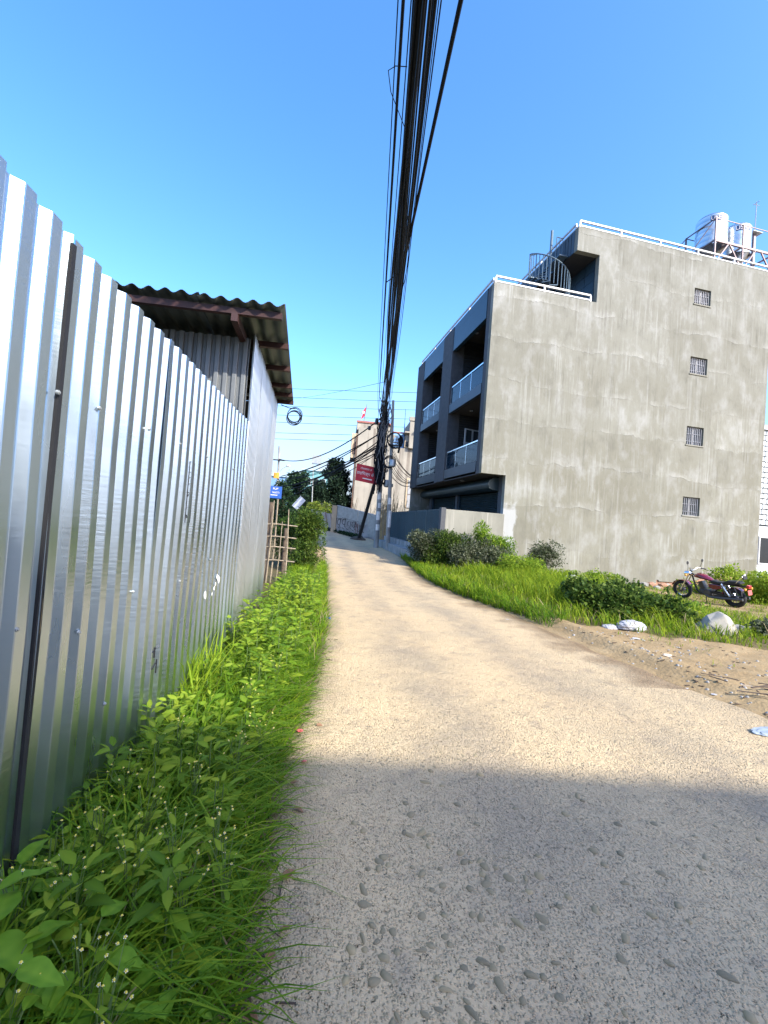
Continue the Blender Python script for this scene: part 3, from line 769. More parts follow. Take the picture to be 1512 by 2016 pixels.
# one open white door leaf on the lower near balcony
dl = bp('open_door', MB().obox((1.05, 3.62, 5.06), (1, .25, 0), (-.25, 1, 0), (0, 0, 1), .42, .02, 1.0), 'white_paint', label='open white door leaf swung out on the lower near balcony')
for i in range(2):
    for j in range(3):
        bp('pane', MB().obox((.85+.40*i, 3.57+.1*i, 4.36+.68*j), (1, .25, 0), (-.25, 1, 0), (0, 0, 1), .15, .026, .28), 'dkwin', dl)
# ground floor behind the overhang
bp('column', MB().box(1.0, 1.35, .225, .52, -.5, 3.6), 'pillar')
bp('column', MB().box(1.0, 1.25, 4.75, 5.0, -.5, 3.6), 'pillar')
bp('column', MB().box(1.0, 1.35, 8.75, 9.1, -.5, 3.6), 'pillar')
bp('soffit', MB().box(.02, 1.4, .23, FL-.21, 3.60, 3.64), 'ceiling')
for (f0, f1) in ((.523, 4.747), (5.003, 8.747)):
    mm = MB(); n = 34
    for i in range(n):
        z = .3+i*2.75/n; h = 2.75/n
        mm.add([(1.16, f0, z), (1.16, f1, z), (1.10, f0, z+h*.45), (1.10, f1, z+h*.45), (1.16, f0, z+h), (1.16, f1, z+h)], [(0, 1, 3, 2), (2, 3, 5, 4)])
    s_ = bp('shutter', mm, 'shutter')
    bp('guide_rail', MB().box(1.05, 1.2, f1-.1, f1-.004, .2, 3.06), 'teal', s_)
    bp('guide_rail', MB().box(1.05, 1.2, f0+.004, f0+.1, .2, 3.06), 'teal', s_)
prof = [(1.15, 3.58), (.78, 3.55), (.60, 3.42), (.56, 3.28), (.62, 3.14), (.76, 3.08), (1.15, 3.06)]
bp('shutter_housing', MB().prism(prof, .53, 9.6), 'shutter', smooth=True)
bp('ceiling_lamp', MB().lathe([(.09, 0), (.10, -.03), (.05, -.05), (0, -.052)], 14, (.45, 2.9, 3.60)), 'lens')
# lower roof: white two-bar rails
def roofrail(name, a, b, z, n, gap=.13):
    a, b = Vector(a), Vector(b); r = bp(name, MB().bar(a+Vector((0, 0, z+.30)), b+Vector((0, 0, z+.30)), .06, .06), 'white_paint')
    bp('bar', MB().bar(a+Vector((0, 0, z+.11)), b+Vector((0, 0, z+.11)), .05, .05), 'white_paint', r)
    for i in range(n+1):
        p = a.lerp(b, i/n); bp('bar', MB().box(p.x-.03, p.x+.03, p.y-.03, p.y+.03, z+.0, z+.272), 'white_paint', r)
roofrail('roof_railing', (.1, .12, 0), (4.2, .12, 0), 10.86, 2)
roofrail('roof_railing', (.1, .30, 0), (.1, 9.6, 0), 10.86, 4)
roofrail('roof_railing', (3.5, .1, 0), (12.95, .1, 0), 13.742, 5)
roofrail('roof_railing', (3.5, .32, 0), (3.5, 5.4, 0), 13.742, 2)
# penthouse storey
bp('penthouse_wall', MB().box(4.40, 4.6, .225, FL-.21, 10.61, 13.5), 'slatclad')
bp('penthouse_slab', MB().box(3.42, WL-.25, .225, 5.6, 12.80, 13.0), 'ceiling')
pp = bp('penthouse_parapet', MB().box(3.42, 3.52, .225, 5.6, 13.003, 13.74), 'teal')
nP = 26
for i in range(nP):
    y = .23+i*5.36/nP
    bp('panel', MB().box(3.385, 3.417, y, y+5.36/nP-.03, 12.80, 13.72), 'slatclad', pp)
bp('penthouse_window', MB().box(4.36, 4.397, 1.2, 2.2, 10.9, 11.35), 'white_paint')
for i in range(8):
    for j in range(5):
        bp('tile', MB().box(4.385, 4.398, .25+i*.6, .25+i*.6+.585, 10.65+j*.42, 10.65+j*.42+.405), 'teal') if (i, j) not in ((1, 0), (2, 0), (3, 0), (1, 1), (2, 1), (3, 1)) else None
# spiral stair
st = thing('spiral_staircase', 'blue grey iron spiral staircase climbing from the lower roof to the top storey', 'staircase', C0+Matrix.Rotation(TH, 3, 'Z') @ Vector((3.05, 1.35, 10.6)), TH)
part('centre_pole', MB().cyl((0, 0, 0), (0, 0, 3.75), .055, 10), 'iron_blue', st, local=True)
pts = []; 
for i in range(13):
    a = .15-i*.37; z = .12+i*.165; c_, s_ = math.cos(a), math.sin(a); c2, s2 = math.cos(a-.36), math.sin(a-.36)
    part('tread', MB().add([(.05*c_, .05*s_, z), (.85*c_, .85*s_, z), (.85*c2, .85*s2, z), (.05*c_, .05*s_, z+.03), (.85*c_, .85*s_, z+.03), (.85*c2, .85*s2, z+.03)], [(0, 1, 2), (3, 5, 4), (0, 3, 4, 1), (1, 4, 5, 2), (2, 5, 3, 0)]), 'iron_blue', st, local=True)
    part('baluster', MB().cyl((.84*c_, .84*s_, z), (.84*c_, .84*s_, z+1.0), .016, 6), 'iron_blue', st, local=True)
    am, zm = a-.185, z+.08
    part('baluster', MB().cyl((.84*math.cos(am), .84*math.sin(am), zm), (.84*math.cos(am), .84*math.sin(am), zm+1.0), .016, 6), 'iron_blue', st, local=True)
    pts += [(.84*c_, .84*s_, z+1.0), (.84*math.cos(am), .84*math.sin(am), zm+1.0)]
part('handrail', MB().tube(pts, .026, 6), 'iron_blue', st, local=True)
part('landing_rail', MB().cyl((.05, -.3, 3.3), (.38, -.3, 3.3), .02, 6).cyl((.05, -.3, 2.3), (.05, -.3, 3.3), .018, 6).cyl((.2, -.3, 2.3), (.2, -.3, 3.3), .014, 6).cyl((.34, -.3, 2.3), (.34, -.3, 3.3), .014, 6), 'iron_blue', st, local=True)
part('landing', MB().box(-.05, .36, -.75, .35, 2.25, 2.30), 'iron_blue', st, local=True)
# rooftop water tanks and their stand
def bw(w, f, z): return C0+Matrix.Rotation(TH, 3, 'Z') @ Vector((w, f, z))
def tankmat():
    t = NT('tank_stainless_steel'); t.set(col=t.ramp(t.noise(2, detail=4), [(.3, (.50, .53, .55)), (.7, (.62, .65, .67))]), metal=1., rough=.34)
    t.bump(t.noise(1, t.co((2, 2, 40)), detail=2), .15, .01); return t.m
MT['tank'] = tankmat()
def text(body, size, mat, parent, loc, rot, name='lettering', bend=None, sx=1.):
    cu = bpy.data.curves.new(name, 'FONT'); cu.body = body; cu.size = size; cu.extrude = .002; cu.align_x = 'CENTER'; cu.align_y = 'CENTER'
    ob = bpy.data.objects.new(name, cu); COL.objects.link(ob); bpy.context.view_layer.update()
    me = bpy.data.meshes.new_from_object(ob); bpy.data.objects.remove(ob); me.name = name
    if bend:
        for v in me.vertices:
            a = v.co.x*sx/bend; r_ = bend+v.co.z+.004; z = v.co.y; v.co = (math.sin(a)*r_, -math.cos(a)*r_, z)
    me.materials.clear(); me.materials.append(MT[mat])
    o = bpy.data.objects.new(name, me); COL.objects.link(o); o.parent = parent; o.location = loc; o.rotation_euler = rot
    return o
MT['navy'] = simple('navy_label', (.02, .05, .14), .5, 0, .1)
for i, (w, r_, zb, h, lab) in enumerate(((11.05, .62, 15.05, 1.36, 'left steel water tank on the roof stand, larger and nearer the stairs'), (12.48, .56, 15.0, 1.30, 'right steel water tank on the roof stand beside the mast'))):
    t = thing('water_tank', lab, 'water tank', bw(w, 1.25, zb), TH, 'steel water tanks on the roof')
    pr = [(0, -.16), (r_*.5, -.14), (r_*.93, 0)]
    for q in range(6):
        z0 = h*q/6; z1 = h*(q+1)/6
        pr += [(r_, z0+.02), (r_, z1-.03), (r_*1.006, z1-.018), (r_, z1-.004)]
    pr += [(r_*.9, h+.08), (r_*.35, h+.2), (r_*.3, h+.26), (0, h+.27)]
    part('shell', MB().lathe(pr, 40), 'tank', t, local=True, smooth=True)
    lb = MB(); n = 14
    for k in range(n):
        a0 = -.52+1.04*k/n-.40; a1 = -.52+1.04*(k+1)/n-.40; rr = r_+.012
        lb.add([(math.sin(a)*rr, -math.cos(a)*rr, z) for z in (h*.77, h*.95) for a in (a0, a1)], [(0, 1, 3, 2)])
    lp = part('label', lb, 'navy', t, local=True)
    text('USHA', .25, 'signwhite', lp, (0, 0, h*.86), (0, 0, -.40), bend=r_+.012, sx=1.0)
tst = thing('tank_stand', 'pinkish steel frame stand holding the roof water tanks', 'tank stand', bw(12.0, 1.2, 13.74), TH)
MT['pinksteel'] = simple('pale_pink_steel_paint', (.20, .15, .155), .5, .2, .12)
for (x, y) in ((-1.6, -.75), (-.1, -.75), (1.65, -.75), (-1.6, .75), (-.1, .75), (1.65, .75)):
    part('post', MB().box(x-.028, x+.028, y-.028, y+.028, 0, 2.22), 'pinksteel', tst, local=True)
for y in (-.75, .75):
    part('beam', MB().bar((-1.6, y, 1.2), (1.65, y, 1.2), .07, .09), 'pinksteel', tst, local=True)
    part('guard_rail', MB().bar((-1.6, y, 2.2), (1.65, y, 2.2), .028, .028), 'pinksteel', tst, local=True)
    for (a, b) in ((-1.6, -.9), (-.1, -.8), (-.1, .6), (1.65, .95)):
        part('brace', MB().bar((a, y, .15), (b, y, 1.15), .05, .05), 'pinksteel', tst, local=True)
for x in (-1.6, -.85, -.1, .75, 1.65):
    part('cross_beam', MB().bar((x, -.75, 1.22), (x, .75, 1.22), .06, .06), 'pinksteel', tst, local=True)
part('guard_rail', MB().bar((-1.6, -.75, 2.2), (-1.6, .75, 2.2), .04, .04), 'pinksteel', tst, local=True)
part('stay_wire', MB().cyl((-1.6, .75, 2.2), (-2.6, 2.6, .1), .02, 6), 'pinksteel', tst, local=True)
part('stay_wire', MB().cyl((-1.6, -.75, 2.2), (-2.5, .3, .1), .02, 6), 'pinksteel', tst, local=True)
ms = thing('roof_mast', 'thin metal mast with a small plate and aerial beside the roof tanks', 'mast', bw(13.78, 1.5, 13.3), TH)
part('mast_pole', MB().box(-.06, .06, -.06, .06, 0, 3.3), 'pinksteel', ms, local=True)
part('plate', MB().box(-.28, .28, -.2, .2, 3.3, 3.34), 'grey_paint', ms, local=True)
part('aerial', MB().cyl((.05, 0, 3.34), (.05, 0, 4.9), .018, 6).cyl((-.12, 0, 4.75), (.22, 0, 4.75), .012, 5).cyl((.05, -.15, 4.85), (.05, .15, 4.85), .012, 5), 'grey_paint', ms, local=True)

# ------------------------------------------------------------------ boundary wall and blue gate
bwl = thing('boundary_wall', 'low grey cement boundary wall joining the corner of the concrete building', 'wall', bw(-1.43, -.02, -.1), TH)
part('panel', MB().box(.12, 2.43, -.1, .1, -.4, 2.25), 'bwall', bwl, local=True, bev=.012)
part('end_pillar', MB().box(-.06, .115, -.12, .12, -.4, 2.3), 'pillar', bwl, local=True)
ga = Vector((float(bw(-1.38, .2, 0).x), float(bw(-1.38, .2, 0).y), 0)); gb = Vector((3.12, 28.0, 0)); gd_ = (gb-ga).normalized(); gn = Vector((-gd_.y, gd_.x, 0))
gate = thing('blue_gate', 'long dark blue sheet metal gate beside the grey boundary wall', 'gate', ga)
GL = (gb-ga).length; npn = 6; pw = GL/npn
for i in range(npn):
    p = ga+gd_*(i*pw)
    mb = corr(MB(), p+gn*.02+gd_*.05, gd_, gn, pw-.10, .72, 2.10, .16, .025, rows=2, bow=0, seed=i)
    part('panel', mb, 'gate_blue', gate)
    part('post', MB().bar(p+Vector((0, 0, .3)), p+Vector((0, 0, 2.16)), .09, .09), 'gate_blue', gate)
part('top_rail', MB().bar(ga+Vector((0, 0, 2.13)), gb+Vector((0, 0, 2.13)), .05, .05), 'gate_blue', gate)
part('bottom_rail', MB().bar(ga+Vector((0, 0, .69)), gb+Vector((0, 0, .69)), .05, .06), 'gate_blue', gate)
pl = thing('gate_plinth', 'grey stepped concrete plinth under the blue gate', 'steps', ga)
part('step', MB().obox((ga+gb)/2+gn*.0+Vector((0, 0, .3)), gd_, gn, (0, 0, 1), GL/2, .2, .35), 'pole', pl)
part('step', MB().obox((ga+gb)/2+gn*.42+Vector((0, 0, .14)), gd_, gn, (0, 0, 1), GL/2-.5, .215, .25), 'pole', pl)
# timber pile peeping over the gate
tp = thing('timber_stack', 'old brown timber table and planks showing above the blue gate', 'timber stack', (5.4, 26.5, .6))
part('plank', MB().bar((4.2, 26.4, 2.3), (5.9, 26.7, 2.36), .5, .07), 'dark_wood', tp)
part('plank', MB().bar((4.3, 26.3, 2.42), (5.6, 26.9, 2.46), .2, .06), 'bamboo', tp)
part('plank', MB().bar((4.9, 26.5, 2.0), (4.75, 26.6, 3.1), .16, .08), 'brickdust', tp)
part('block', MB().box(5.0, 5.5, 26.5, 26.9, 2.42, 2.75), 'dark_wood', tp)
for x in (4.4, 5.2, 5.8):
    part('leg', MB().box(x, x+.08, 26.4, 26.48, -.1, 2.28), 'dark_wood', tp)

# ------------------------------------------------------------------ pale building past the right end
ph = thing('white_building', 'pale grey and white tiled building past the right end of the cement wall', 'building', bw(13.35, .6, 0), TH)
part('wall', MB().box(0, 8, 0, 8, -.5, 2.62), 'whitewall', ph, local=True)
part('upper_wall', MB().box(.12, 8, .08, 8, 2.623, 7.0), 'dkwin', ph, local=True)
for i in range(14):
    for j in range(18):
        part('tile', MB().box(.16+i*.26+.05*(j % 2), .16+i*.26+.05*(j % 2)+.2, .02, .078, 2.7+j*.24, 2.7+j*.24+.19), 'tile_white', ph, local=True)
wf = part('window', MB().box(.55, 1.8, -.04, -.002, .9, .96).box(.55, 1.8, -.04, -.002, 2.1, 2.16).box(.55, .61, -.04, -.002, .96, 2.1).box(1.15, 1.2, -.04, -.002, .96, 2.1).box(1.74, 1.8, -.04, -.002, .96, 2.1), 'white_paint', ph, local=True)
part('pane', MB().box(.6, 1.75, -.02, -.004, .95, 2.12), 'dkwin', wf, local=True)
part('roof', MB().box(-.1, 8.1, -.1, 8.1, 7.003, 7.2), 'whitewall', ph, local=True)

# ------------------------------------------------------------------ house behind the viewer (throws the shade across the lane)
hb = thing('rear_house', 'plain grey house behind the viewer that shades the near part of the lane', 'building', (5.2, -10.35, 0), R(-5.0))
part('wall', MB().box(.6, 12.4, -10, 0, -.3, 12.6), 'bwall', hb, local=True)
part('roof', MB().box(.45, 12.55, -10.15, .0, 12.603, 12.8), 'bwall', hb, local=True)
for i in range(3):
    for j in range(3):
        f = part('window', MB().box(1.5+i*4, 3.1+i*4, .003, .06, 1.2+j*3.4, 2.7+j*3.4), 'white_paint', hb, local=True)
        part('pane', MB().box(1.6+i*4, 3.0+i*4, .02, .065, 1.3+j*3.4, 2.6+j*3.4), 'dkwin', f, local=True)

# ------------------------------------------------------------------ cream house, far
ch = thing('cream_house', 'cream plastered house with dark rain stains behind the poles', 'building', (4.6, 45, 0))
def cp(n, mb, m, p=None, **k): return part(n, mb, m, p or ch, **k)
cp('wall', MB().slab([1.25, 4.75, 6.2, 6.55, 9.2], [-.3, 2, 9.35, 11.1], lambda x, z: z < 9.35 or x < 4.75 or x > 6.2, 45, 45.3), 'cream')
cp('wall', MB().box(1.25, 1.5, 45.303, 55, -.3, 11.1), 'cream')
cp('terrace', MB().box(4.75, 6.2, 45.31, 48, 9.1, 9.35), 'cream')
cp('inner_wall', MB().box(4.5, 6.4, 48.003, 48.2, 9.1, 11.3), 'cream')
cp('corner_bay', MB().box(.62, 1.247, 45.1, 48.5, 7.9, 10.45), 'brownwall')
bay = cp('arch_window', MB().prism([(1.0+.22*math.cos(a), 9.0+.55*math.sin(a)) for a in np.linspace(0, math.pi, 12)]+[(.78, 8.3), (1.22, 8.3)], 45.04, 45.097), 'dark_wood')
cp('roof_block', MB().box(1.1, 4.7, 46.2, 52, 11.1, 12.0), 'cream'); 
cp('roof_edge', MB().box(1.0, 4.8, 46.1, 46.197, 11.85, 12.05), 'redtrim'); cp('roof_edge', MB().box(4.8, 8.0, 48.5, 48.7, 11.6, 11.75), 'redtrim')
cp('tower', MB().box(6.5, 9.3, 44.6, 49, 9.36, 12.2), 'cream')
cp('tower_parapet', MB().box(6.4, 9.4, 44.5, 44.8, 12.203, 12.6), 'cream')
cp('shade_slab', MB().box(6.0, 6.497, 44.5, 46.5, 10.9, 11.05), 'cream')
cp('shade_slab', MB().box(7.1, 8.8, 44.1, 44.597, 11.15, 11.28), 'cream')
for (a, b, c, d) in ((7.25, 8.6, 9.6, 11.1), (7.0, 8.5, 6.6, 8.2), (7.0, 8.5, 3.9+2.5, 6.5)):
    pass
w = cp('window', MB().box(6.12, 6.6, 44.93, 44.997, 9.45, 10.15), 'brownwall'); cp('pane', MB().box(6.2, 6.52, 44.9, 44.94, 9.52, 10.08), 'dkwin', w)
w = cp('window', MB().box(7.1, 8.3, 44.93, 44.997, 7.2, 9.1), 'brownwall'); cp('pane', MB().box(7.2, 8.2, 44.9, 44.94, 7.3, 9.0), 'wall_in', w)
w = cp('door', MB().box(6.62, 7.55, 44.92, 44.997, 3.2, 6.25), 'brownwall'); cp('door_leaf', MB().box(6.8, 7.4, 44.88, 44.93, 3.2, 6.1), 'grey_paint', w); cp('door_leaf', MB().box(6.8, 7.4, 44.87, 44.885, 4.55, 4.62), 'dark_wood', w)
cp('window', MB().box(7.2, 8.6, 44.55, 44.597, 9.7, 11.0), 'grey_paint')
bs = cp('blue_stair', MB().bar((4.8, 46.0, 10.0), (6.2, 46.0, 11.1), .8, .08), 'bluetin', label='blue tin roof and stair on the terrace')
for i in range(5):
    cp('step', MB().box(4.75+.1*i, 6.15, 45.6, 45.7, 9.45+.3*i, 9.60+.3*i), 'bluetin', bs)
cp('drain_pipe', MB().cyl((1.12, 44.9, 2.5), (1.12, 44.9, 10.3), .07, 8), 'dark_wood')
cp('aerial', MB().cyl((6.05, 45.5, 9.4), (6.05, 45.5, 13.6), .05, 6), 'bluetin')
cp('aerial', MB().cyl((7.9, 45.5, 12.2), (7.9, 45.5, 13.9), .03, 6), 'grey_paint')
fg = thing('rooftop_flag', 'small red and white flag on a stick above the cream house', 'flag', (1.75, 46.3, 11.9))
part('flag_stick', MB().cyl((1.75, 46.3, 11.9), (1.95, 46.3, 13.9), .03, 6), 'dark_wood', fg)
part('cloth', MB().add([(1.93, 46.3, 13.7), (1.35, 46.35, 12.75), (1.62, 46.28, 12.95), (1.42, 46.33, 12.2), (1.80, 46.3, 12.6)], [(0, 1, 2), (0, 2, 4), (2, 3, 4)]), 'fl_red', fg)
part('emblem', MB().lathe([(0, .02), (.13, .01), (.14, 0)], 10, (1.66, 46.24, 12.98), 'Y'), 'flower', fg)

# ------------------------------------------------------------------ graffiti wall with tin on top, leaning panels
gw = thing('graffiti_wall', 'whitewashed wall with painted scrawls and tin sheeting along its top', 'wall', (1.2, 33, .3))
A = Vector((-.22, 33.6, 0)); B = Vector((2.95, 32.2, 0)); gdv = (B-A).normalized(); gnv = Vector((gdv.y, -gdv.x, 0))
LW = (B-A).length
mb = MB(); mb.add([A+Vector((0, 0, -.2)), B+Vector((0, 0, -.2)), B+Vector((0, 0, 1.05)), A+Vector((0, 0, 1.75)), A-gnv*.2+Vector((0, 0, -.2)), B-gnv*.2+Vector((0, 0, -.2)), B-gnv*.2+Vector((0, 0, 1.05)), A-gnv*.2+Vector((0, 0, 1.75))], [(0, 1, 2, 3), (4, 7, 6, 5), (0, 4, 5, 1), (1, 5, 6, 2), (2, 6, 7, 3), (3, 7, 4, 0)])
part('block_wall', mb, 'graff', gw)
def topz(a): return 2.50-.17*a
for i in range(4):
    a0 = i*LW/4
    mb = corr(MB(), A+gnv*.012+gdv*a0, gdv, gnv, LW/4-.01, (1.55-.2*a0) if i < 3 else .30, 2.4, .11, .02, top=lambda a, a0=a0: topz(a+a0), rows=2, bow=0)
    part('tin_sheet', mb, 'galv_box', gw)
part('coping', MB().bar(A+Vector((0, 0, 2.52)), B+Vector((0, 0, 2.52-.17*LW)), .12, .05), 'white_paint', gw)
part('end_post', MB().box(-.62, -.25, 33.5, 33.85, 0, 2.50), 'brownwall', gw)
rr = random.Random(3); gm = MB()
def gpt(a, z): return A+gdv*a+gnv*.025+Vector((0, 0, z))
def stroke(pts): 
    for p, q in zip(pts[:-1], pts[1:]): gm.bar(gpt(*p), gpt(*q), .035, .006, up=tuple(gnv))
for cx, zc in ((.25, 1.25), (.65, 1.3), (1.1, 1.2), (1.45, 1.15), (1.85, 1.1), (2.15, 1.0)):
    arc = [(cx+.16*math.cos(t), zc+.22*math.sin(t)) for t in np.linspace(rr.uniform(0, 2), rr.uniform(4, 6), 8)]
    stroke(arc); stroke([(cx-.2, zc+.32), (cx+.18, zc+.26)]); stroke([(cx+.12, zc+.28), (cx+.05, zc-.32), (cx+.15, zc-.4)])
for cx in (.15, .5, .85, 1.3): stroke([(cx, .92-.12*cx), (cx+.12, .84-.12*cx), (cx+.2, .80-.12*cx)])
stroke([(1.7, .70), (2.3, .62)]); stroke([(1.85, .35), (2.25, .3)])
part('scrawl', gm, 'black', gw)
rm = MB()
for a0, w in ((1.62, .05), (1.78, .06)): rm.bar(gpt(a0, .2), gpt(a0, 1.45-.2*(a0-1)), w, .004, up=tuple(gnv))
part('scrawl', rm, 'dark_stripe', gw, label='two dark red vertical strokes painted on the wall')
lf = thing('leaning_fence', 'faded pinkish tin panels leaning beside the graffiti wall', 'fence', (-1.1, 34, .4))
for i in range(4):
    x0 = -.35-i*.42
    mb = MB(); b0 = Vector((x0, 34.0+.5*i, .35+.1*i)); 
    mb.add([b0, b0+Vector((-.44, .5, .1)), b0+Vector((-.75, .55, 1.52-.02*i)), b0+Vector((-.30, .05, 1.50-.02*i))], [(0, 1, 2, 3)])
    solid(part('panel', mb, 'pink_sheet', lf), .03)
for i in range(2):
    b0 = Vector((-.42-.42*i, 33.93+.5*i, .4+.1*i)); part('stripe', MB().bar(b0, b0+Vector((-.30, .05, 1.45)), .07, .03), 'dark_stripe', lf)

# ------------------------------------------------------------------ poles, strut, sign
def pole(loc, top, r0, r1, label, patches):
    t = thing('utility_pole', label, 'utility pole', loc, 0, 'concrete utility poles at the bend')
    L = Vector(loc); Tp = Vector(top)
    part('shaft', MB().tube([L+Vector((0, 0, -.3)), L.lerp(Tp, .5), Tp], [r0, (r0+r1)/2, r1], 14), 'pole', t, smooth=True)
    for (z, h, a) in patches:
        c = L.lerp(Tp, z/(Tp.z-L.z)); rr_ = r0+(r1-r0)*z/Tp.z+.006
        m = MB(); n = 6
        for k in range(n):
            a0, a1 = a+k*.28, a+(k+1)*.28
            m.add([(c.x+math.cos(q)*rr_, c.y+math.sin(q)*rr_, c.z+dz) for dz in (0, h) for q in (a0, a1)], [(0, 1, 3, 2)])
        part('pasted_notice', m, 'cane_white', t)
    return t
pole((2.22, 25.3, 0), (2.17, 25.3, 8.6), .15, .10, 'thick grey concrete pole buried in black cable, at the left of the pair', ((1.0, .35, 4.0), (1.6, .5, 3.9), (2.3, .3, 4.3), (2.8, .4, 3.8)))
p2 = pole((2.73, 23.7, 0), (2.42, 23.7, 8.2), .125, .07, 'slimmer grey pole with a round meter box and a cable ring', ((1.25, .9, 4.2), (2.5, .35, 4.0)))
part('collar', MB().cyl((2.64, 23.7, 3.45), (2.635, 23.7, 3.62), .13, 12), 'pole', p2)
stt = thing('leaning_strut', 'black leaning strut pole propping up the cable pole', 'pole', (1.38, 30.6, 0))
part('shaft', MB().tube([(1.38, 30.6, -.1), (2.25, 26.0, 5.5)], [.13, .10], 10), 'black', stt, smooth=True)
part('footing', MB().lathe([(.62, -.1), (.55, .22), (.3, .36), (0, .4)], 14, (1.38, 30.6, 0)), 'soil', stt)
sg = thing('red_signboard', 'tilted red signboard with white Nepali lettering hung on the cable pole', 'sign', (1.40, 25.75, 4.25))
SR = Matrix.Rotation(R(7.5), 3, 'Y') 
part('board', MB().obox((1.40, 25.75, 4.26), SR @ Vector((1, 0, 0)), (0, 1, 0), SR @ Vector((-.09, 0, 1)), .66, .02, .50), 'redsign', sg)
def signtext(body, size, dx, dz):
    p = SR @ Vector((dx, 0, dz)); text(body, size, 'signwhite', sg, (p.x, -.032, p.z+.01), (R(90), R(7.5), 0))
signtext('टोलामाला ड', .155, -.10, .27)
signtext('डाइिभङ्ग से', .23, -.10, -.02)
part('underline', MB().obox(Vector((1.48, 25.722, 4.26))+SR @ Vector((0, 0, -.30)), SR @ Vector((1, 0, 0)), (0, 1, 0), SR @ Vector((0, 0, 1)), .28, .004, .03), 'signwhite', sg)
part('bracket', MB().bar((.80, 25.73, 4.80), (2.2, 25.4, 5.6), .03, .03), 'black', sg)
def meterbox(loc, r, h, label):
    t = thing('meter_box', label, 'meter box', loc)
    part('body', MB().lathe([(r*.6, -h/2), (r, -h/2+.06), (r, h/2-.05), (r*.8, h/2), (0, h/2+.02)], 14, loc), 'galv_box', t, smooth=True)
    part('clamp', MB().box(loc[0]-.22, loc[0]+.02, loc[1]-.04, loc[1]+.04, loc[2]-.05, loc[2]+.05), 'black', t)
meterbox((2.55, 25.2, 3.75), .17, .42, 'grey rounded box strapped to the thick cable pole below the sign')
meterbox((2.62, 23.5, 4.72), .18, .40, 'dark round meter box on the slim pole with a cable ring')
rg = MB()
for i in range(4): rg.torus((2.42+.015*i, 23.5-.02*i, 4.72+.03*i), (.2, 1, .1*i), .28+.012*i, .016, 26, 6)
tag(part('cable_ring', rg, 'black_cable', smooth=True), 'ring of black cable around the meter box of the slim pole', 'cable coil')
rg = MB()
for i in range(5): rg.torus((2.58+.02*i, 23.45-.02*i, 6.05-.03*i), (.25, 1, .15*i-.2), .36+.015*i, .022, 26, 6)
rg.tube([(2.85, 23.4, 6.1), (2.93, 23.4, 5.7), (2.88, 23.4, 5.3)], .06)
tag(part('cable_ring', rg, 'black_cable', smooth=True), 'larger ring of black cable high on the slim pole', 'cable coil')

# ------------------------------------------------------------------ cables
def cable(pts, r, label, name='overhead_cable', mat='black_cable', group=None, cat='cable', n=6):
    o = part(name, MB().tube(pts, r, n), mat, smooth=True); return tag(o, label, cat, group)
def para(p, q, sag, n=16):
    p, q = Vector(p), Vector(q)
    return [p.lerp(q, i/n)-Vector((0, 0, 4*sag*(i/n)*(1-i/n))) for i in range(n+1)]
rc = random.Random(5)
def overhead(x3, xp, zp, z3, r, label, wobble=0., zb=6.6, mat='black_cable', grp='overhead cables running above the lane'):
    # passes (x3, 3.26, z3) above the viewer and reaches the pole at (xp, 24.8, zp)
    pts = []; y0, y1, y2 = -9.6, 3.26, 24.8
    for i in range(34):
        y = y2+(y0-y2)*i/33
        L0 = (y-y1)*(y-y2)/((y0-y1)*(y0-y2)); L1 = (y-y0)*(y-y2)/((y1-y0)*(y1-y2)); L2 = (y-y0)*(y-y1)/((y2-y0)*(y2-y1))
        z = L0*zb+L1*z3+L2*zp
        x = xp+(x3-xp)*(y2-y)/(y2-y1)+wobble*math.sin(y*.9+x3*40)*min(1, (y2-y)/3)
        pts.append((x, y, z+wobble*.6*math.cos(y*1.3+zp*9)))
    return cable(pts, r, label, mat=mat, group=grp)
lab_core = 'black cable inside the dense bundle running overhead to the pole'
# measured spread at the top of the frame: .15 .. .50 m across at 5.5 m height
overhead(.135, 1.66, 7.9, 5.5, .005, 'thinnest black wire at the far left of the overhead bundle')
overhead(.175, 1.74, 7.75, 5.52, .014, 'thick black cable running alone left of the overhead bundle')
overhead(.236, 1.82, 7.85, 5.5, .005, 'thin black wire close against the left side of the overhead bundle')
for i in range(19):
    f = i/18
    overhead(.245+.175*f+rc.uniform(-.008, .008), 1.93+.30*f+rc.uniform(-.04, .04), 7.1+rc.uniform(0, 1.3), 5.5+rc.uniform(-.22, .22), rc.choice((.009, .011, .013, .016)), lab_core, wobble=rc.choice((0, .006, .015, .02)))
overhead(.447, 2.27, 7.6, 5.5, .004, 'thin black wire just right of the overhead bundle')
overhead(.462, 2.33, 7.9, 5.5, .006, 'thin black wire second from the right in the overhead bundle', wobble=.008)
# thick cable that leaves the bundle to the right
def bundle_pt(y, x3=.40, xp=2.1): return xp+(x3-xp)*(24.8-y)/21.54
pts = []
for i in range(14):
    f = i/13; y = 6.9-(6.9-(-9))*f
    pts.append((bundle_pt(y)+.001+max(0, 6.9-y)*.056+.02*f, y, 5.55+.10*f-.12*math.sin(f*3)))
cable(pts, .019, 'thick black cable branching off to the right of the overhead bundle')
cable([(bundle_pt(7.6), 7.6, 5.45), (bundle_pt(7.2)+.06, 7.2, 5.55), (bundle_pt(6.6)+.09, 6.7, 5.6), (bundle_pt(6.0)+.05, 6.1, 5.62), (bundle_pt(5.6), 5.7, 5.6)], .006, 'loose loop of wire bulging right of the overhead bundle', name='wire_loop')
cable([(bundle_pt(4.4)-.10, 4.4, 5.5), (.165, 4.0, 5.52), (.12, 3.82, 5.53), (.18, 3.78, 5.54), (.28, 3.75, 5.52)], .004, 'small triangular wire loop sticking out left of the overhead bundle', name='wire_loop')
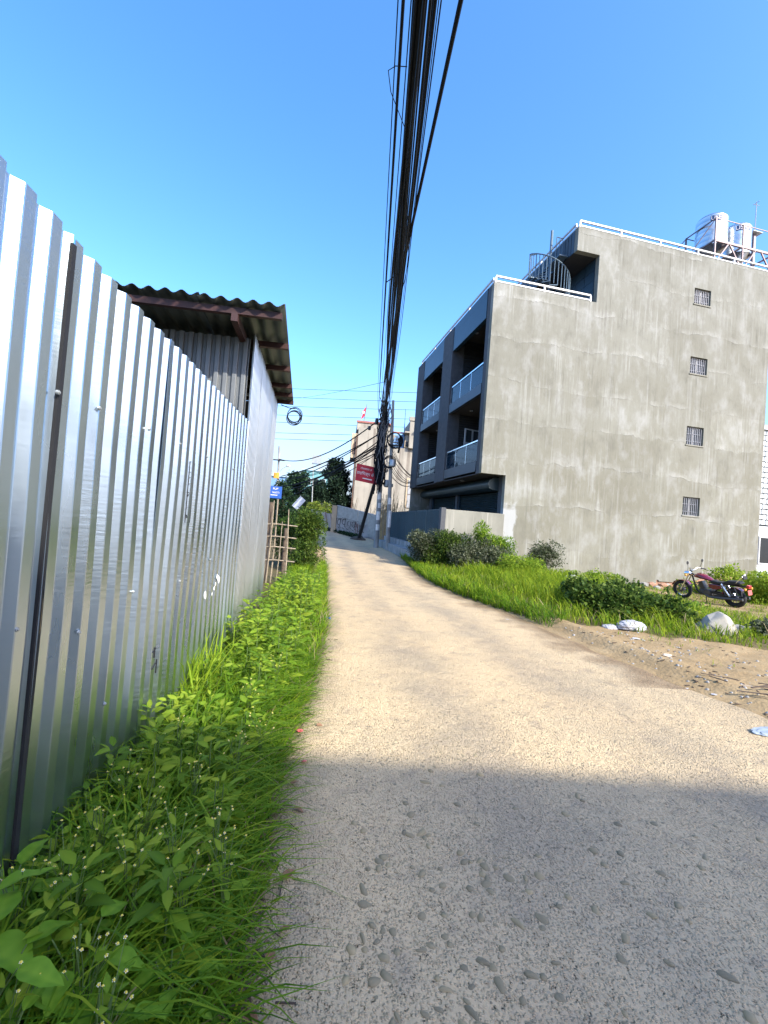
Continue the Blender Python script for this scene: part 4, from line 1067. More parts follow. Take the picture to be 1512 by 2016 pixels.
cable([(bundle_pt(6.6)-.02, 6.6, 5.5), (.62, 6.75, 5.42), (.45, 6.95, 5.36)], .008, 'stiff cut cable end poking out left of the overhead bundle', name='cable_end')
# tangle round the pole heads
tg = MB(); rt = random.Random(9)
for i in range(70):
    z0 = 4.6+4.2*rt.random()**1.7; h = rt.uniform(.4, 1.6); a = rt.uniform(0, 6.3); rad = rt.uniform(.10, .30)
    c = Vector((2.15+rt.uniform(-.22, .18), 25.1+rt.uniform(-.3, .2), z0)); pts = []
    for k in range(8):
        t = k/7; pts.append(c+Vector((math.cos(a+t*rt.uniform(2, 5))*rad, math.sin(a+t*4)*rad*.6, -h*math.sin(t*math.pi)*.9+.2*t)))
    tg.tube(pts, rt.choice((.012, .018, .025)), 5)
for i in range(46):
    x = 2.0+rt.uniform(-.12, .28); tg.tube([(x+rt.uniform(-.05, .12), 25.0, rt.uniform(7.2, 9.0)), (x+rt.uniform(-.1, .1)-.04, 24.95, rt.uniform(6.2, 7.0)), (x-.12+rt.uniform(-.12, .12), 25.05, 5.0), (x-.05+rt.uniform(-.1, .1), 25.1, rt.uniform(3.0, 4.4))], rt.choice((.014, .02, .03)), 5)
for i in range(9):
    tg.lathe([(0, -.22), (.12, -.2), (.14, 0), (.12, .2), (0, .22)], 7, (2.0+rt.uniform(-.12, .15), 25+rt.uniform(-.15, .15), rt.uniform(5.2, 7.2)))
o = part('cable_tangle', tg, 'black_cable', smooth=True); tag(o, 'dense tangle of black cables and joints wrapped around the pole heads', 'cable tangle', None, 'stuff')
tg = MB()
for i in range(26):
    x = 2.15+rt.uniform(-.25, .25); z = rt.uniform(5.0, 8.0)
    tg.tube([(x, 24.75, z), (x+rt.uniform(-.15, .15), 24.7, z-rt.uniform(.3, .8)), (x+rt.uniform(-.25, .25), 24.75, z-rt.uniform(.6, 1.5))], .012, 5)
o = part('grey_wire_tangle', tg, 'grey_cable', smooth=True); tag(o, 'paler grey wires mixed into the cable tangle on the pole', 'cable tangle', None, 'stuff')
# splice boxes on the sagging cable
cable(para((1.95, 25.0, 7.5), (-5.8, 40, 6.45), 1.0, 20), .035, 'thick black cable sagging alone from the pole towards the far left post', group='cables running left from the poles')
sp = thing('cable_joint', 'pair of black cable joints on the sagging cable beside the pole head', 'cable joint', (1.6, 25.6, 7.3))
part('joint', MB().lathe([(0, -.18), (.09, -.15), (.11, 0), (.09, .15), (0, .18)], 8, (1.72, 25.4, 7.36)), 'black', sp); part('joint', MB().lathe([(0, -.14), (.09, -.1), (.09, .1), (0, .14)], 8, (1.35, 26.0, 7.05)), 'black', sp)
for i in range(11):
    zz = 6.0+rc.uniform(-.5, .7); cable(para((2.0, 25.1, zz), (-4.6+rc.uniform(-1, 1.2), 36+rc.uniform(-1, 1), 2.9+rc.uniform(-.4, 2.0)), rc.uniform(.15, .6), 14), rc.choice((.014, .02, .03, .034)), 'black service cable slanting down left from the cable pole', name='service_cable', group='service cables slanting left from the pole')
for i in range(10):
    f = i/9
    cable(para((2.55, 23.7, 5.7-1.6*f), (float(bw(.1, 9.9, 0).x)-.1, float(bw(.1, 9.9, 0).y), 4.35-.55*f+rc.uniform(-.1, .1)), rc.uniform(.05, .35), 10), rc.choice((.009, .012, .016)), 'black service wire crossing from the slim pole to the dark building corner', name='service_cable', group='service wires to the dark building')
wl_ = [((-9.79, 18.5), (8.94, 19.86)), ((-9.36, 17.36), (9.04, 18.58)), ((-9.26, 16.12), (9.12, 17.45)), ((-9.16, 14.89), (9.22, 16.17)), ((-9.09, 13.92), (9.2, 15.0)), ((-8.97, 12.48), (9.2, 13.8)), ((-8.9, 11.66), (9.2, 12.9))]
ordn = ['topmost', 'second', 'third', 'fourth', 'fifth', 'sixth', 'lowest']
for k, ((xa, za), (xb, zb_)) in enumerate(wl_):
    dx = (xb-xa); sl_ = (zb_-za)/dx
    cable(para((xa-14, 60, za-14*sl_+.2), (xb+14, 60, zb_+14*sl_+.2), .25, 10), .026, f'{ordn[k]} of the thin power lines crossing the sky far behind the poles', name='power_line', mat='grey_cable' if False else 'black_cable', group='power lines crossing the far sky', n=4)
cable(para((2.0, 25, 9.6), (-9, 60, 17.0), .2, 8), .012, 'single thin wire slanting up left to right across the far power lines', name='power_line', n=4)

# ------------------------------------------------------------------ far left: houses, lamp post, signs
def fhouse(loc, w, d, h, wall, trim, label, nx, nz, win='dkwin'):
    t = thing('far_house', label, 'building', loc); x, y, z = loc
    part('wall', MB().box(x, x+w, y, y+d, z-.5, z+h), wall, t)
    part('roof', MB().box(x-.25, x+w+.25, y-.25, y+d+.2, z+h+.003, z+h+.3), trim, t)
    for j in range(nz):
        zz = z+1.0+j*(h-.6)/nz
        part('ledge', MB().box(x-.12, x+w+.12, y-.3, y-.003, zz-.45, zz-.25), trim, t)
        for i in range(nx):
            xx = x+.5+i*(w-.6)/nx
            f = part('window', MB().box(xx, xx+.9, y-.06, y-.003, zz, zz+1.2), 'white_paint', t)
            part('pane', MB().box(xx+.08, xx+.82, y-.09, y-.061, zz+.08, zz+1.12), win, f)
    return t
fhouse((-14, 70, 0), 6.8, 8, 7.4, 'blue_wall', 'lt_blue', 'blue house far down the lane behind the blue sign', 4, 2)
fhouse((-6.6, 74, 0), 4.2, 8, 9.2, 'teal_wall', 'lt_blue', 'teal and pale blue house far off between the dark trees', 3, 3)
t = thing('grey_roof_tank', 'small dark grey box tank on top of the teal house', 'water tank', (-4.1, 74, 9.5))
part('tank_body', MB().box(-5.4, -3.9, 74.2, 75.6, 10.5, 11.9), 'galv_box', t); part('tank_legs', MB().box(-5.3, -5.1, 74.3, 74.5, 9.5, 10.5).box(-4.2, -4.0, 74.3, 74.5, 9.5, 10.5), 'grey_paint', t)
t = thing('thin_flagpole', 'thin pale grey pole standing in front of the dark trees', 'pole', (-2.65, 42, .4))
part('shaft', MB().tube([(-2.62, 42, .4), (-2.85, 42, 6.0)], [.06, .045], 8), 'galv_box', t)
t = thing('far_utility_pole', 'far dark utility pole with a street lamp and orange insulator', 'utility pole', (-5.6, 40, .3))
part('shaft', MB().tube([(-5.56, 40, 0), (-5.88, 40, 7.6)], [.13, .08], 8), 'pole', t)
part('lamp_arm', MB().tube([(-5.75, 40, 5.2), (-5.4, 40, 5.7), (-5.0, 40, 5.9)], .03, 6), 'grey_paint', t); part('lamp_head', MB().lathe([(0, .12), (.16, .1), (.2, -.05), (0, -.1)], 10, (-4.95, 40, 5.9)), 'white_paint', t)
part('insulator', MB().box(-6.15, -5.7, 39.8, 40.1, 4.7, 5.2), 'orange', t); part('cross_arm', MB().box(-6.4, -5.3, 39.85, 39.97, 6.3, 6.4), 'black', t)
part('terminal_box', MB().box(-5.85, -5.5, 39.8, 40.0, 3.9, 4.5), 'white_paint', t)
t = thing('blue_signboard', 'small blue signboard with white lettering on a bamboo post behind the fence', 'sign', (-4.3, 29.8, 0))
part('board', MB().box(-4.75, -3.98, 29.8, 29.85, 2.55, 3.35), 'bluesign', t)
text('PUP', .2, 'signwhite', t, (-.10, -.004, 3.18), (R(90), 0, 0)); text('NASTI', .17, 'signwhite', t, (-.07, -.004, 2.93), (R(90), 0, 0))
part('stripe', MB().box(-4.7, -4.25, 29.79, 29.798, 2.74, 2.78), 'signwhite', t); part('post', MB().cyl((-4.2, 29.9, 0), (-4.2, 29.9, 2.6), .05, 8), 'bamboo', t)
t = thing('tilted_board', 'pale grey sheet tilted on its corner above the hedge bush', 'panel', (-2.3, 25, 1.2))
part('tin', MB().obox((-2.35, 25, 2.22), (.62, 0, .80), (0, 1, 0), (-.80, 0, .62), .36, .015, .19), 'whitewall', t); part('stake', MB().cyl((-2.3, 25.03, 0), (-2.3, 25.03, 2.2), .03, 6), 'bamboo', t)

# ------------------------------------------------------------------ bamboo lattice beyond the shed
bf = thing('bamboo_fence', 'rough bamboo lattice fence between the tin shed and the hedge bush', 'fence', (-1.2, 9.4, 0))
for (x0, x1, r_, h, y) in ((-1.62, -1.58, .014, 1.5, 9.5), (-1.44, -1.40, .015, 1.78, 9.42), (-1.36, -1.33, .017, 1.72, 9.5), (-1.24, -1.20, .011, 1.35, 9.45), (-1.04, -1.08, .015, 1.62, 9.4), (-1.52, -1.42, .013, 1.4, 9.48)):
    part('cane', MB().tube([(x0, y, -.05), ((x0+x1)/2+.015, y, h/2), (x1, y, h)], [r_, r_*.9, r_*.7], 7), 'bamboo', bf, smooth=True)
for z in (.52, .80, 1.02, 1.28):
    part('cross_cane', MB().tube([(-1.72, 9.46, z-.02), (-1.3, 9.45, z+.01), (-.88, 9.47, z-.01)], .013, 7), 'bamboo', bf, smooth=True)
part('brown_post', MB().cyl((-1.55, 9.75, 0), (-1.5, 9.75, 1.75), .06, 9), 'bark', bf)
part('brown_post', MB().cyl((-1.15, 9.85, 0), (-1.15, 9.85, 1.2), .05, 9), 'bark', bf)

# ------------------------------------------------------------------ foliage builders
def blades(n, px, py, pz, h, w, lean, seed, mat, name, tone0=.5, tv=.35, curl=1.):
    r = np.random.default_rng(seed)
    a = r.uniform(0, 2*np.pi, n); hh = h*r.uniform(.55, 1.25, n); ww = w*r.uniform(.6, 1.3, n)
    le = hh*lean*r.uniform(.3, 1.7, n)*curl
    dx, dy = np.cos(a), np.sin(a); sx, sy = -dy, dx
    V = np.zeros((n, 7, 3)); 
    for k, (t, wf) in enumerate(((0, .8), (.45, 1.), (.8, .65))):
        cx = px+dx*le*t*t; cy = py+dy*le*t*t; cz = pz+hh*(t-.22*lean*t*t)
        V[:, 2*k] = np.stack([cx-sx*ww*wf/2, cy-sy*ww*wf/2, cz], 1); V[:, 2*k+1] = np.stack([cx+sx*ww*wf/2, cy+sy*ww*wf/2, cz], 1)
    t = 1.05; V[:, 6] = np.stack([px+dx*le*t*t, py+dy*le*t*t, pz+hh*(t-.34*lean*t*t)], 1)
    b = (np.arange(n)*7)[:, None]
    Q = np.concatenate([b+np.array([[0, 1, 3, 2]]), b+np.array([[2, 3, 5, 4]])]); T = b+np.array([[4, 5, 6]])
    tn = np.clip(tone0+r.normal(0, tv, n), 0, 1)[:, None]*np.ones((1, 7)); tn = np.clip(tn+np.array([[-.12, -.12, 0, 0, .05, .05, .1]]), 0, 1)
    return npmesh(name, V.reshape(-1, 3), [Q, T], mat, tn.ravel())
def leafcloud(P, D, size, asp, seed, mat, name, tone0=.5, tv=.3, fold=.25):
    """pointed folded leaves at P (n,3), pointing along D (n,3)"""
    n = len(P); r = np.random.default_rng(seed); D = D/np.linalg.norm(D, axis=1, keepdims=True)
    up = np.tile([0, 0, 1.], (n, 1))+r.normal(0, .45, (n, 3)); S = np.cross(D, up); S /= np.linalg.norm(S, axis=1, keepdims=True)+1e-9; N = np.cross(S, D)
    L = (size*r.uniform(.6, 1.3, n))[:, None]; Wd = L*asp/2
    V = np.zeros((n, 8, 3))
    V[:, 0] = P
    for k, (t, wf, dr) in enumerate(((.28, .92, 0.), (.62, .80, -.06))):
        c = P+D*L*t+N*L*dr
        V[:, 1+3*k] = c-S*Wd*wf+N*Wd*fold*wf; V[:, 2+3*k] = c; V[:, 3+3*k] = c+S*Wd*wf+N*Wd*fold*wf
    V[:, 7] = P+D*L-N*L*.20
    b = (np.arange(n)*8)[:, None]
    T = np.concatenate([b+np.array([[0, 1, 2]]), b+np.array([[0, 2, 3]]), b+np.array([[4, 7, 5]]), b+np.array([[5, 7, 6]])])
    Q = np.concatenate([b+np.array([[1, 4, 5, 2]]), b+np.array([[2, 5, 6, 3]])])
    tn = np.clip(tone0+r.normal(0, tv, n), 0, 1)[:, None]+np.array([[0, -.05, .08, -.05, -.05, .08, -.05, .05]])
    return npmesh(name, V.reshape(-1, 3), [T, Q], mat, np.clip(tn, 0, 1).ravel())
def rsph(r, n):
    v = r.normal(0, 1, (n, 3)); return v/np.linalg.norm(v, axis=1, keepdims=True)
def clumpcrown(blobs, per, seed, shell=.55):
    """blobs: (x,y,z,rx,ry,rz); leaf positions and outward directions"""
    r = np.random.default_rng(seed); P, D = [], []
    for (x, y, z, a, b, c) in blobs:
        n = int(3.6*per*(a*b*c)**(2/3.)); d = rsph(r, n); rad = r.uniform(shell, 1.05, n)[:, None]**.7
        rad *= (1+.18*np.sin(d[:, :1]*5+x*3)+.15*np.sin(d[:, 1:2]*7+z*5))
        P.append(np.array([x, y, z])+d*rad*np.array([a, b, c])); D.append(d+r.normal(0, .55, (n, 3))+np.array([0, 0, .05]))
    return np.concatenate(P), np.concatenate(D)

def shrub(name, label, cat, base, blobs, size, asp, per, mat, seed, tone=.5, tv=.3, trunk=.03, group=None, fold=.25, shell=.5):
    t = thing(name, label, cat, base, 0, group); r = random.Random(seed)
    P, D = clumpcrown(blobs, per, seed, shell)
    P = P[P[:, 2] > base[2]-.02] if False else P
    D = D[:len(P)]
    part('crown', leafcloud(P-np.array(base), D, size, asp, seed, mat, 'crown', tone, tv, fold), None, t)
    m = MB()
    for (x, y, z, a, b, c) in blobs[:8]:
        p0 = Vector(base)+Vector((r.uniform(-.05, .05), r.uniform(-.05, .05), -.1)); p1 = Vector((x, y, z)); mid = p0.lerp(p1, .55)+Vector((r.uniform(-.1, .1)*a, r.uniform(-.1, .1)*a, .1*c))
        m.tube([p0, mid, p1], [trunk, trunk*.65, trunk*.3], 6)
    part('trunk', m, 'bark', t, smooth=True); return t

# hedge bush behind the bamboo
r_ = random.Random(21); bl = []
for i in range(34):
    a = r_.uniform(0, 6.3); q = r_.uniform(0, .6); z = r_.uniform(.25, 1.55)
    w = .55*(1-max(0, z-.9)*.7); bl.append((-.86+w*q*math.cos(a)*1.3, 12+w*q*math.sin(a)*1.6, z, r_.uniform(.16, .28), r_.uniform(.16, .3), r_.uniform(.16, .26)))
shrub('hedge_bush', 'rounded leafy green hedge bush at the lane edge behind the bamboo fence', 'bush', (-.86, 12, .02), bl, .055, .55, 2600, 'bushleaf', 31, .55, .32)
bl = [(-1.5+r_.uniform(-.3, .3), 13+r_.uniform(-.5, .5), .4+r_.uniform(0, 1.0), .3, .35, .3) for i in range(10)]
shrub('hedge_bush', 'darker bush close against the tin shed behind the bamboo canes', 'bush', (-1.55, 13, .02), bl, .055, .55, 1500, 'bushleaf', 32, .3, .25)

# dark trees far left
def tree(name, label, base, h, w, mat, seed, nb, per, size, tone=.5, trunk=.16, top=.25, kind='round'):
    t = thing(name, label, 'tree', base, 0); r = random.Random(seed); bl = []
    for i in range(nb):
        f = r.uniform(.15, 1.0); a = r.uniform(0, 6.3)
        ww = w*(math.sin(min(1, f*1.02)*math.pi*.85+.35)*.85+.1) if kind == 'round' else w*(1.08-f)
        q = r.uniform(.2, .95); s = w*r.uniform(.18, .34)*(1 if kind == 'round' else (1.2-f*.7))
        bl.append((base[0]+ww*q*math.cos(a), base[1]+ww*q*math.sin(a), base[2]+h*f-s*.4, s, s, s*.75))
    P, D = clumpcrown(bl, per, seed, .35)
    part('crown', leafcloud(P-np.array(base), D, size, .6, seed, mat, 'crown', tone, .3), None, t)
    m = MB(); B_ = Vector(base)
    m.tube([B_+Vector((0, 0, -.3)), B_+Vector((.1, 0, h*.4)), B_+Vector((0, .1, h*.85))], [trunk, trunk*.7, trunk*.2], 9)
    for b in bl[::2]:
        p = Vector(b[:3]); s_ = B_+Vector((0, 0, max(.15*h, (p.z-B_.z)*.6))); m.tube([s_, s_.lerp(p, .5)+Vector((0, 0, .1)), p], [trunk*.35, trunk*.22, trunk*.08], 5)
    part('trunk', m, 'bark', t, smooth=True); return t
tree('dark_tree', 'tall dark bushy tree beside the cream house', (-.85, 47, .3), 7.4, 2.3, 'treeleaf', 5, 70, 200, .24, .45)
tree('dark_tree', 'dark narrow tree pressed against the left end of the cream house', (.45, 48.5, .3), 6.6, 1.3, 'treeleaf', 6, 34, 190, .24, .4)
tree('feathery_tree', 'dark green feathery tree in front of the blue house', (-4.4, 46, .3), 5.7, 2.5, 'treeleaf2', 7, 50, 150, .26, .5)
tree('low_tree', 'low dark green tree below the blue sign beyond the bamboo', (-4.9, 38, .3), 4.0, 2.0, 'treeleaf2', 8, 40, 170, .2, .55)
tree('low_tree', 'shorter dark tree behind the yellow green flowering shrub', (-2.4, 45, .3), 4.8, 2.3, 'treeleaf', 12, 44, 170, .22, .5)
bl = [(-1.75+r_.uniform(-.75, .75), 39+r_.uniform(-.6, .6), 1.9+r_.uniform(-.7, .65), .42, .42, .34) for i in range(20)]
fs = shrub('flowering_shrub', 'yellow green shrub with white flowers above the leaning tin panels', 'shrub', (-1.75, 39, .4), bl, .13, .55, 420, 'yshrub', 33, .55, .35)
r2 = np.random.default_rng(4); P, D = clumpcrown([(-1.3, 38.7, 2.1, .8, .5, .75)], 60, 55, .8); P = P[:60]
part('blossom', leafcloud(P-np.array((-1.75, 39, .4)), D[:60], .14, .9, 2, 'dustyleaf', 'blossom', .98, .02), None, fs)
# far undergrowth at the foot of the graffiti wall
P, D = [], []; r2 = np.random.default_rng(44)
for i in range(60):
    f = i/59; c = np.array([-2.2+3.7*f, 36.2-4.7*f, .6-.45*f]); n = 60; d = rsph(r2, n); P.append(c+d*np.array([.3, .3, .22])*r2.uniform(.4, 1, (n, 1))+np.array([0, 0, .08])); D.append(d+np.array([0, 0, .5]))
o = part('verge_weeds', leafcloud(np.concatenate(P), np.concatenate(D), .13, .5, 3, 'treeleaf2', 'verge_weeds', .5), None); tag(o, 'dark low weeds along the foot of the graffiti wall', 'weeds', None, 'stuff')
# dead reeds
m = MB(); rr = random.Random(8)
for i in range(150):
    x = rr.uniform(.9, 8.6); y = 34.5+rr.uniform(-.6, .8) if x < 2.6 else 36+rr.uniform(-2, 2); h = rr.uniform(1.7, 3.2)
    if rr.random() < .35: x = rr.gauss(3.9, .5); y = 33; h = rr.uniform(2, 3.9)
    m.tube([(x, y, .2), (x+rr.uniform(-.1, .1), y, .2+h*.6), (x+rr.uniform(-.35, .35), y, .3+h)], [.022, .018, .008], 4)
o = part('dry_reeds', m, 'reed'); tag(o, 'dry tan reed stalks standing in front of the cream house', 'reeds', None, 'stuff')
cb_ = thing('cane_bundle', 'bundle of dry yellow canes leaning beside the two utility poles', 'cane bundle', (3.2, 30.3, 0))
for i in range(26):
    x = 2.9+.55*rr.random(); part('cane', MB().tube([(x, 30.2+rr.uniform(-.2, .2), 0), (x+rr.uniform(-.12, .05), 30.4, 1.6), (x+rr.uniform(-.4, .1), 30.5, rr.uniform(2.3, 3.5))], [.035, .03, .014], 5), 'bamboo' if i % 3 == 0 else 'reed', cb_)

# ------------------------------------------------------------------ right bank: grass, shrubs, litter
n = 60000; px = rng.uniform(2.3, 15, n); py = rng.uniform(5.3, 19.5, n)
px = np.where(rng.random(n) < .55, rng.uniform(2.3, 8, n), px)
ok = inpoly(px, py, GRASSR) & (rng.random(n) < .55+.45*wob(px, py, 1.5))
edge_d = np.minimum(1, np.abs(px-xr(py)))
px, py = px[ok], py[ok]
tall = .20+.26*sstep(3.2, 4.5, px-.0)*sstep(6.2, 9, py)+.12*sstep(8, 6, px)*sstep(8, 10, py)
tall *= .75+.35*wob(px, py, 2.7)
tall = np.clip(tall*1.12, .10, .55)*(1-.45*sstep(6.8, 9.0, px))
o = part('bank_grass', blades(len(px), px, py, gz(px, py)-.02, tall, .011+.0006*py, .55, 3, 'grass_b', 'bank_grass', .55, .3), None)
tag(o, 'bright green long grass covering the bank right of the lane', 'grass', None, 'stuff')
n = 2600; py = rng.uniform(6.9, 18.5, n); px = xr(py)+.10+np.abs(rng.normal(0, .16, n)); ok = (px > 2.4); px, py = px[ok], py[ok]
o = part('edge_grass', blades(len(px), px, py, gz(px, py)-.02, .30, .012, 1.0, 4, 'grass', 'edge_grass', .35, .25), None); tag(o, 'darker drooping grass overhanging the right edge of the lane', 'grass', None, 'stuff')
n = 900; py = rng.uniform(5.0, 6.9, n); px = xr(py)+.9+rng.uniform(0, 3.5, n); ok = (wob(px, py, 3.1) > .28); px, py = px[ok], py[ok]
o = part('sparse_grass', blades(len(px), px, py, gz(px, py)-.01, .09, .008, .8, 9, 'grass_b', 'sparse_grass', .5, .3), None); tag(o, 'sparse short tufts of grass on the bare dirt verge', 'grass', None, 'stuff')
n = 9000; px = rng.uniform(8.0, 16.5, n); py = rng.uniform(9.2, 16.0, n); ok = (~inpoly(px, py, GRASSR)) & (wob(px, py, 1.9) > -.12) & (py < 15.9+.11*(px-5.1)); px, py = px[ok], py[ok]
o = part('short_grass', blades(len(px), px, py, gz(px, py)-.01, .11+.05*wob(px, py, 2.3), .014, .7, 19, 'grass_b', 'short_grass', .5, .3), None); tag(o, 'short patchy grass around and behind the motorcycle', 'grass', None, 'stuff')
def blobset(seed, c, ext, n, s, zmax):
    r = random.Random(seed); return [(c[0]+r.uniform(-1, 1)*ext[0], c[1]+r.uniform(-1, 1)*ext[1], c[2]+abs(r.uniform(-1, 1))*zmax, s*r.uniform(.7, 1.3), s*r.uniform(.7, 1.3), s*r.uniform(.6, 1.1)) for _ in range(n)]
SG = 'shrubs on the grass bank'
for (lab, c, ext, n, s, zm, size, asp, per, mat, sd, tn) in (
    ('dusty grey green bush at the left end of the bank before the blue gate', (3.55, 15.7, .25), (.75, .6), 18, .30, .85, .075, .45, 1500, 'dustyleaf', 101, .5),
    ('dusty bush in the middle of the bank below the grey boundary wall', (4.55, 14.6, .2), (.55, .5), 15, .28, .7, .075, .45, 1500, 'dustyleaf', 102, .55),
    ('tall spiky weed bush against the corner of the cement wall', (5.15, 14.9, .3), (.22, .3), 12, .20, 1.35, .085, .35, 1900, 'weed', 103, .45),
    ('narrow leafy weed beside the white primed corner of the wall', (5.75, 15.0, .25), (.25, .25), 9, .20, .95, .08, .4, 1700, 'weed', 104, .35),
    ('brownish grey bush standing against the bare cement wall', (6.85, 14.2, .15), (.4, .35), 13, .24, .85, .06, .5, 1500, 'dustyleaf', 105, .35),
    ('low bright green weeds between the tall grass and the wall', (5.9, 13.6, .1), (.7, .5), 14, .24, .45, .08, .4, 1500, 'weed', 106, .7),
    ('broad leafy dark green creeper mound behind the white plastic bag', (5.75, 8.3, .06), (.85, .65), 22, .24, .30, .085, .6, 1900, 'bushleaf', 107, .55),
    ('leafy green mound left of the motorcycle', (7.3, 8.6, .0), (.7, .45), 10, .15, .06, .08, .5, 1300, 'weed', 108, .55),
    ('green weeds growing behind the motorcycle along the wall foot', (13.6, 14.7, -.05), (.9, .5), 11, .24, .35, .10, .5, 900, 'weed', 109, .75),
    ('dark green weed clump beside the pale boulder', (7.6, 7.0, .05), (.35, .25), 8, .15, .12, .07, .5, 1900, 'dustyleaf', 110, .4),
    ('dark leafy bush hiding the foot of the grey boundary wall', (3.95, 15.2, .2), (.7, .35), 16, .30, .85, .075, .45, 1500, 'bushleaf', 112, .5),
    ('thick grey green bush filling the gap before the wall corner', (5.0, 14.3, .15), (.6, .4), 14, .28, .6, .075, .45, 1500, 'dustyleaf', 113, .6),
    ('low mixed weeds along the foot of the bare cement wall', (8.6, 13.9, .02), (1.0, .4), 16, .18, .25, .07, .5, 1500, 'weed', 114, .6),
    ('yellow green weeds at the right end behind the motorcycle', (14.6, 13.6, .1), (.9, .9), 16, .34, .75, .10, .5, 1100, 'weed', 111, .85)):
    shrub('bank_shrub', lab, 'shrub', (c[0], c[1], gz1(c[0], c[1])), blobset(sd, (c[0], c[1], c[2]+gz1(c[0], c[1])), ext, int(n*1.3), s*1.2, zm), size, asp, per, mat, sd, tn, .33, .015, SG)

# boulder
def rock(c, sx, sy, sz, seed, mat, name='boulder', sub=3, amp=.22):
    bm = bmesh.new(); bmesh.ops.create_icosphere(bm, subdivisions=sub, radius=1.); r = random.Random(seed)
    pl_ = [(Vector((r.gauss(0, 1), r.gauss(0, 1), r.gauss(0, 1))).normalized(), r.uniform(.55, .9)) for _ in range(9)]
    for v in bm.verts:
        for (nn, d) in pl_:
            q = v.co.dot(nn)
            if q > d: v.co -= nn*(q-d)*.85
        v.co *= 1+amp*.15*math.sin(v.co.x*7+seed)*math.sin(v.co.y*6)
        v.co = Vector((v.co.x*sx, v.co.y*sy, v.co.z*sz))
    me = bpy.data.meshes.new(name); bm.to_mesh(me); bm.free(); me.materials.append(MT[mat]); o = bpy.data.objects.new(name, me); COL.objects.link(o); o.location = c
    return o
MT['boulder'] = simple('pale_boulder_stone', (.28, .265, .225), .85, 0, .25, 5, .3)
bm_ = MB()
for k in range(1):
    vs = [(-.42, -.18, 0), (.0, -.32, 0), (.30, -.22, 0), (.36, .1, 0), (.1, .3, 0), (-.35, .2, 0), (-.22, -.12, .20), (.02, -.16, .33), (.20, -.08, .27), (.10, .08, .36), (-.12, .08, .28)]
    bm_.add(vs, [(0, 1, 7, 6), (1, 2, 8, 7), (2, 3, 8), (3, 4, 9, 8), (4, 5, 10, 9), (5, 0, 6, 10), (6, 7, 9, 10), (7, 8, 9), (0, 5, 4, 3, 2, 1)])
bm_.v = [(x+6.78, y+7.15, z*1.05+.0) for x, y, z in bm_.v]
o = part('boulder', bm_, 'boulder', bev=.03); tag(o, 'large pale pointed boulder half sunk in the grass', 'boulder')
tag(rock((7.25, 7.2, .06), .16, .13, .12, 5, 'stone', 'rock'), 'small grey rock at the right foot of the pale boulder', 'rock')
# crumpled plastic bags
def bag(c, sx, sy, sz, seed, mat, label):
    bm = bmesh.new(); bmesh.ops.create_icosphere(bm, subdivisions=4, radius=1.); r = random.Random(seed)
    ks = [(Vector((r.gauss(0, 1), r.gauss(0, 1), r.gauss(0, 1)))*r.uniform(1.5, 4.5), r.uniform(0, 6)) for _ in range(10)]
    for v in bm.verts:
        d = sum(abs(math.sin(v.co.dot(k_)+p_)) for k_, p_ in ks)/10
        v.co *= .62+.62*d; v.co = Vector((v.co.x*sx, v.co.y*sy, max(-.25, v.co.z)*sz))
    me = bpy.data.meshes.new('plastic_bag'); bm.to_mesh(me); bm.free(); me.materials.append(MT[mat]); o = bpy.data.objects.new('plastic_bag', me); COL.objects.link(o)
    o.location = c; tag(o, label, 'plastic bag')
bag((4.95, 6.83, .07), .24, .13, .12, 1, 'ply', 'crumpled white plastic bag at the grass edge below the creeper mound')
bag((4.62, 6.90, .03), .14, .1, .06, 8, 'ply', 'flat white plastic scrap left of the crumpled bag')
bag((7.35, 13.0, .15), .24, .2, .16, 2, 'ply', 'white plastic bag lying nearest the cement wall')
bag((7.05, 11.9, .12), .3, .2, .14, 3, 'ply', 'white plastic sack between the tall grass and the creeper mound')
bag((3.72, 3.3, .01), .2, .08, .025, 4, 'greyplast', 'grey blue torn polythene on the dirt at the right edge')
# flat scraps on the dirt
def scrap(x, y, s, mat, label, seed, cat='litter', h=.01):
    r = random.Random(seed); n = 7; vs = []
    for k in range(n):
        a = k/n*6.28; q = s*r.uniform(.5, 1.1); vs.append((x+q*math.cos(a)*1.3, y+q*math.sin(a)*.7, gz1(x, y)+h+r.uniform(0, s*.35)))
    m = MB().add(vs+[(x, y, gz1(x, y)+h+s*.3)], [(k, (k+1) % n, n) for k in range(n)])
    o = part('litter_scrap', m, mat); solid(o, .003); tag(o, label, cat)
scrap(3.45, 3.42, .10, 'card', 'crumpled pale brown paper on the dirt near the right edge', 1)
scrap(3.78, 4.35, .05, 'ply', 'small white scrap on the dirt beside the lane edge', 2)
scrap(3.95, 4.15, .035, 'ply', 'second smaller white scrap by the lane edge', 3)
scrap(4.6, 6.2, .06, 'ply', 'white paper flake on the dirt below the plastic bag', 4)
scrap(4.4, 5.35, .06, 'card', 'tan flake of paper in the middle of the dirt verge', 5)
scrap(4.75, 5.0, .045, 'twig', 'small dark brown clod on the dirt verge', 14)
for k, (x, y) in enumerate(((3.1, 6.9), (3.3, 6.95))): pass
scrap(3.05, 7.35, .07, 'ply', 'white strip of litter lying beside the muddy gutter', 6, h=.03)
def lanelitter(x, y, s, mat, label, seed):
    r = random.Random(seed); n = 7; z = rz(x, y)
    vs = [(x+s*r.uniform(.5, 1.1)*math.cos(k/n*6.28), y+s*r.uniform(.5, 1.1)*math.sin(k/n*6.28), z+.004+r.uniform(0, s*.5)) for k in range(n)]
    o = part('litter_scrap', MB().add(vs+[(x, y, z+s*.6)], [(k, (k+1) % n, n) for k in range(n)]), mat); solid(o, .002); tag(o, label, 'litter')
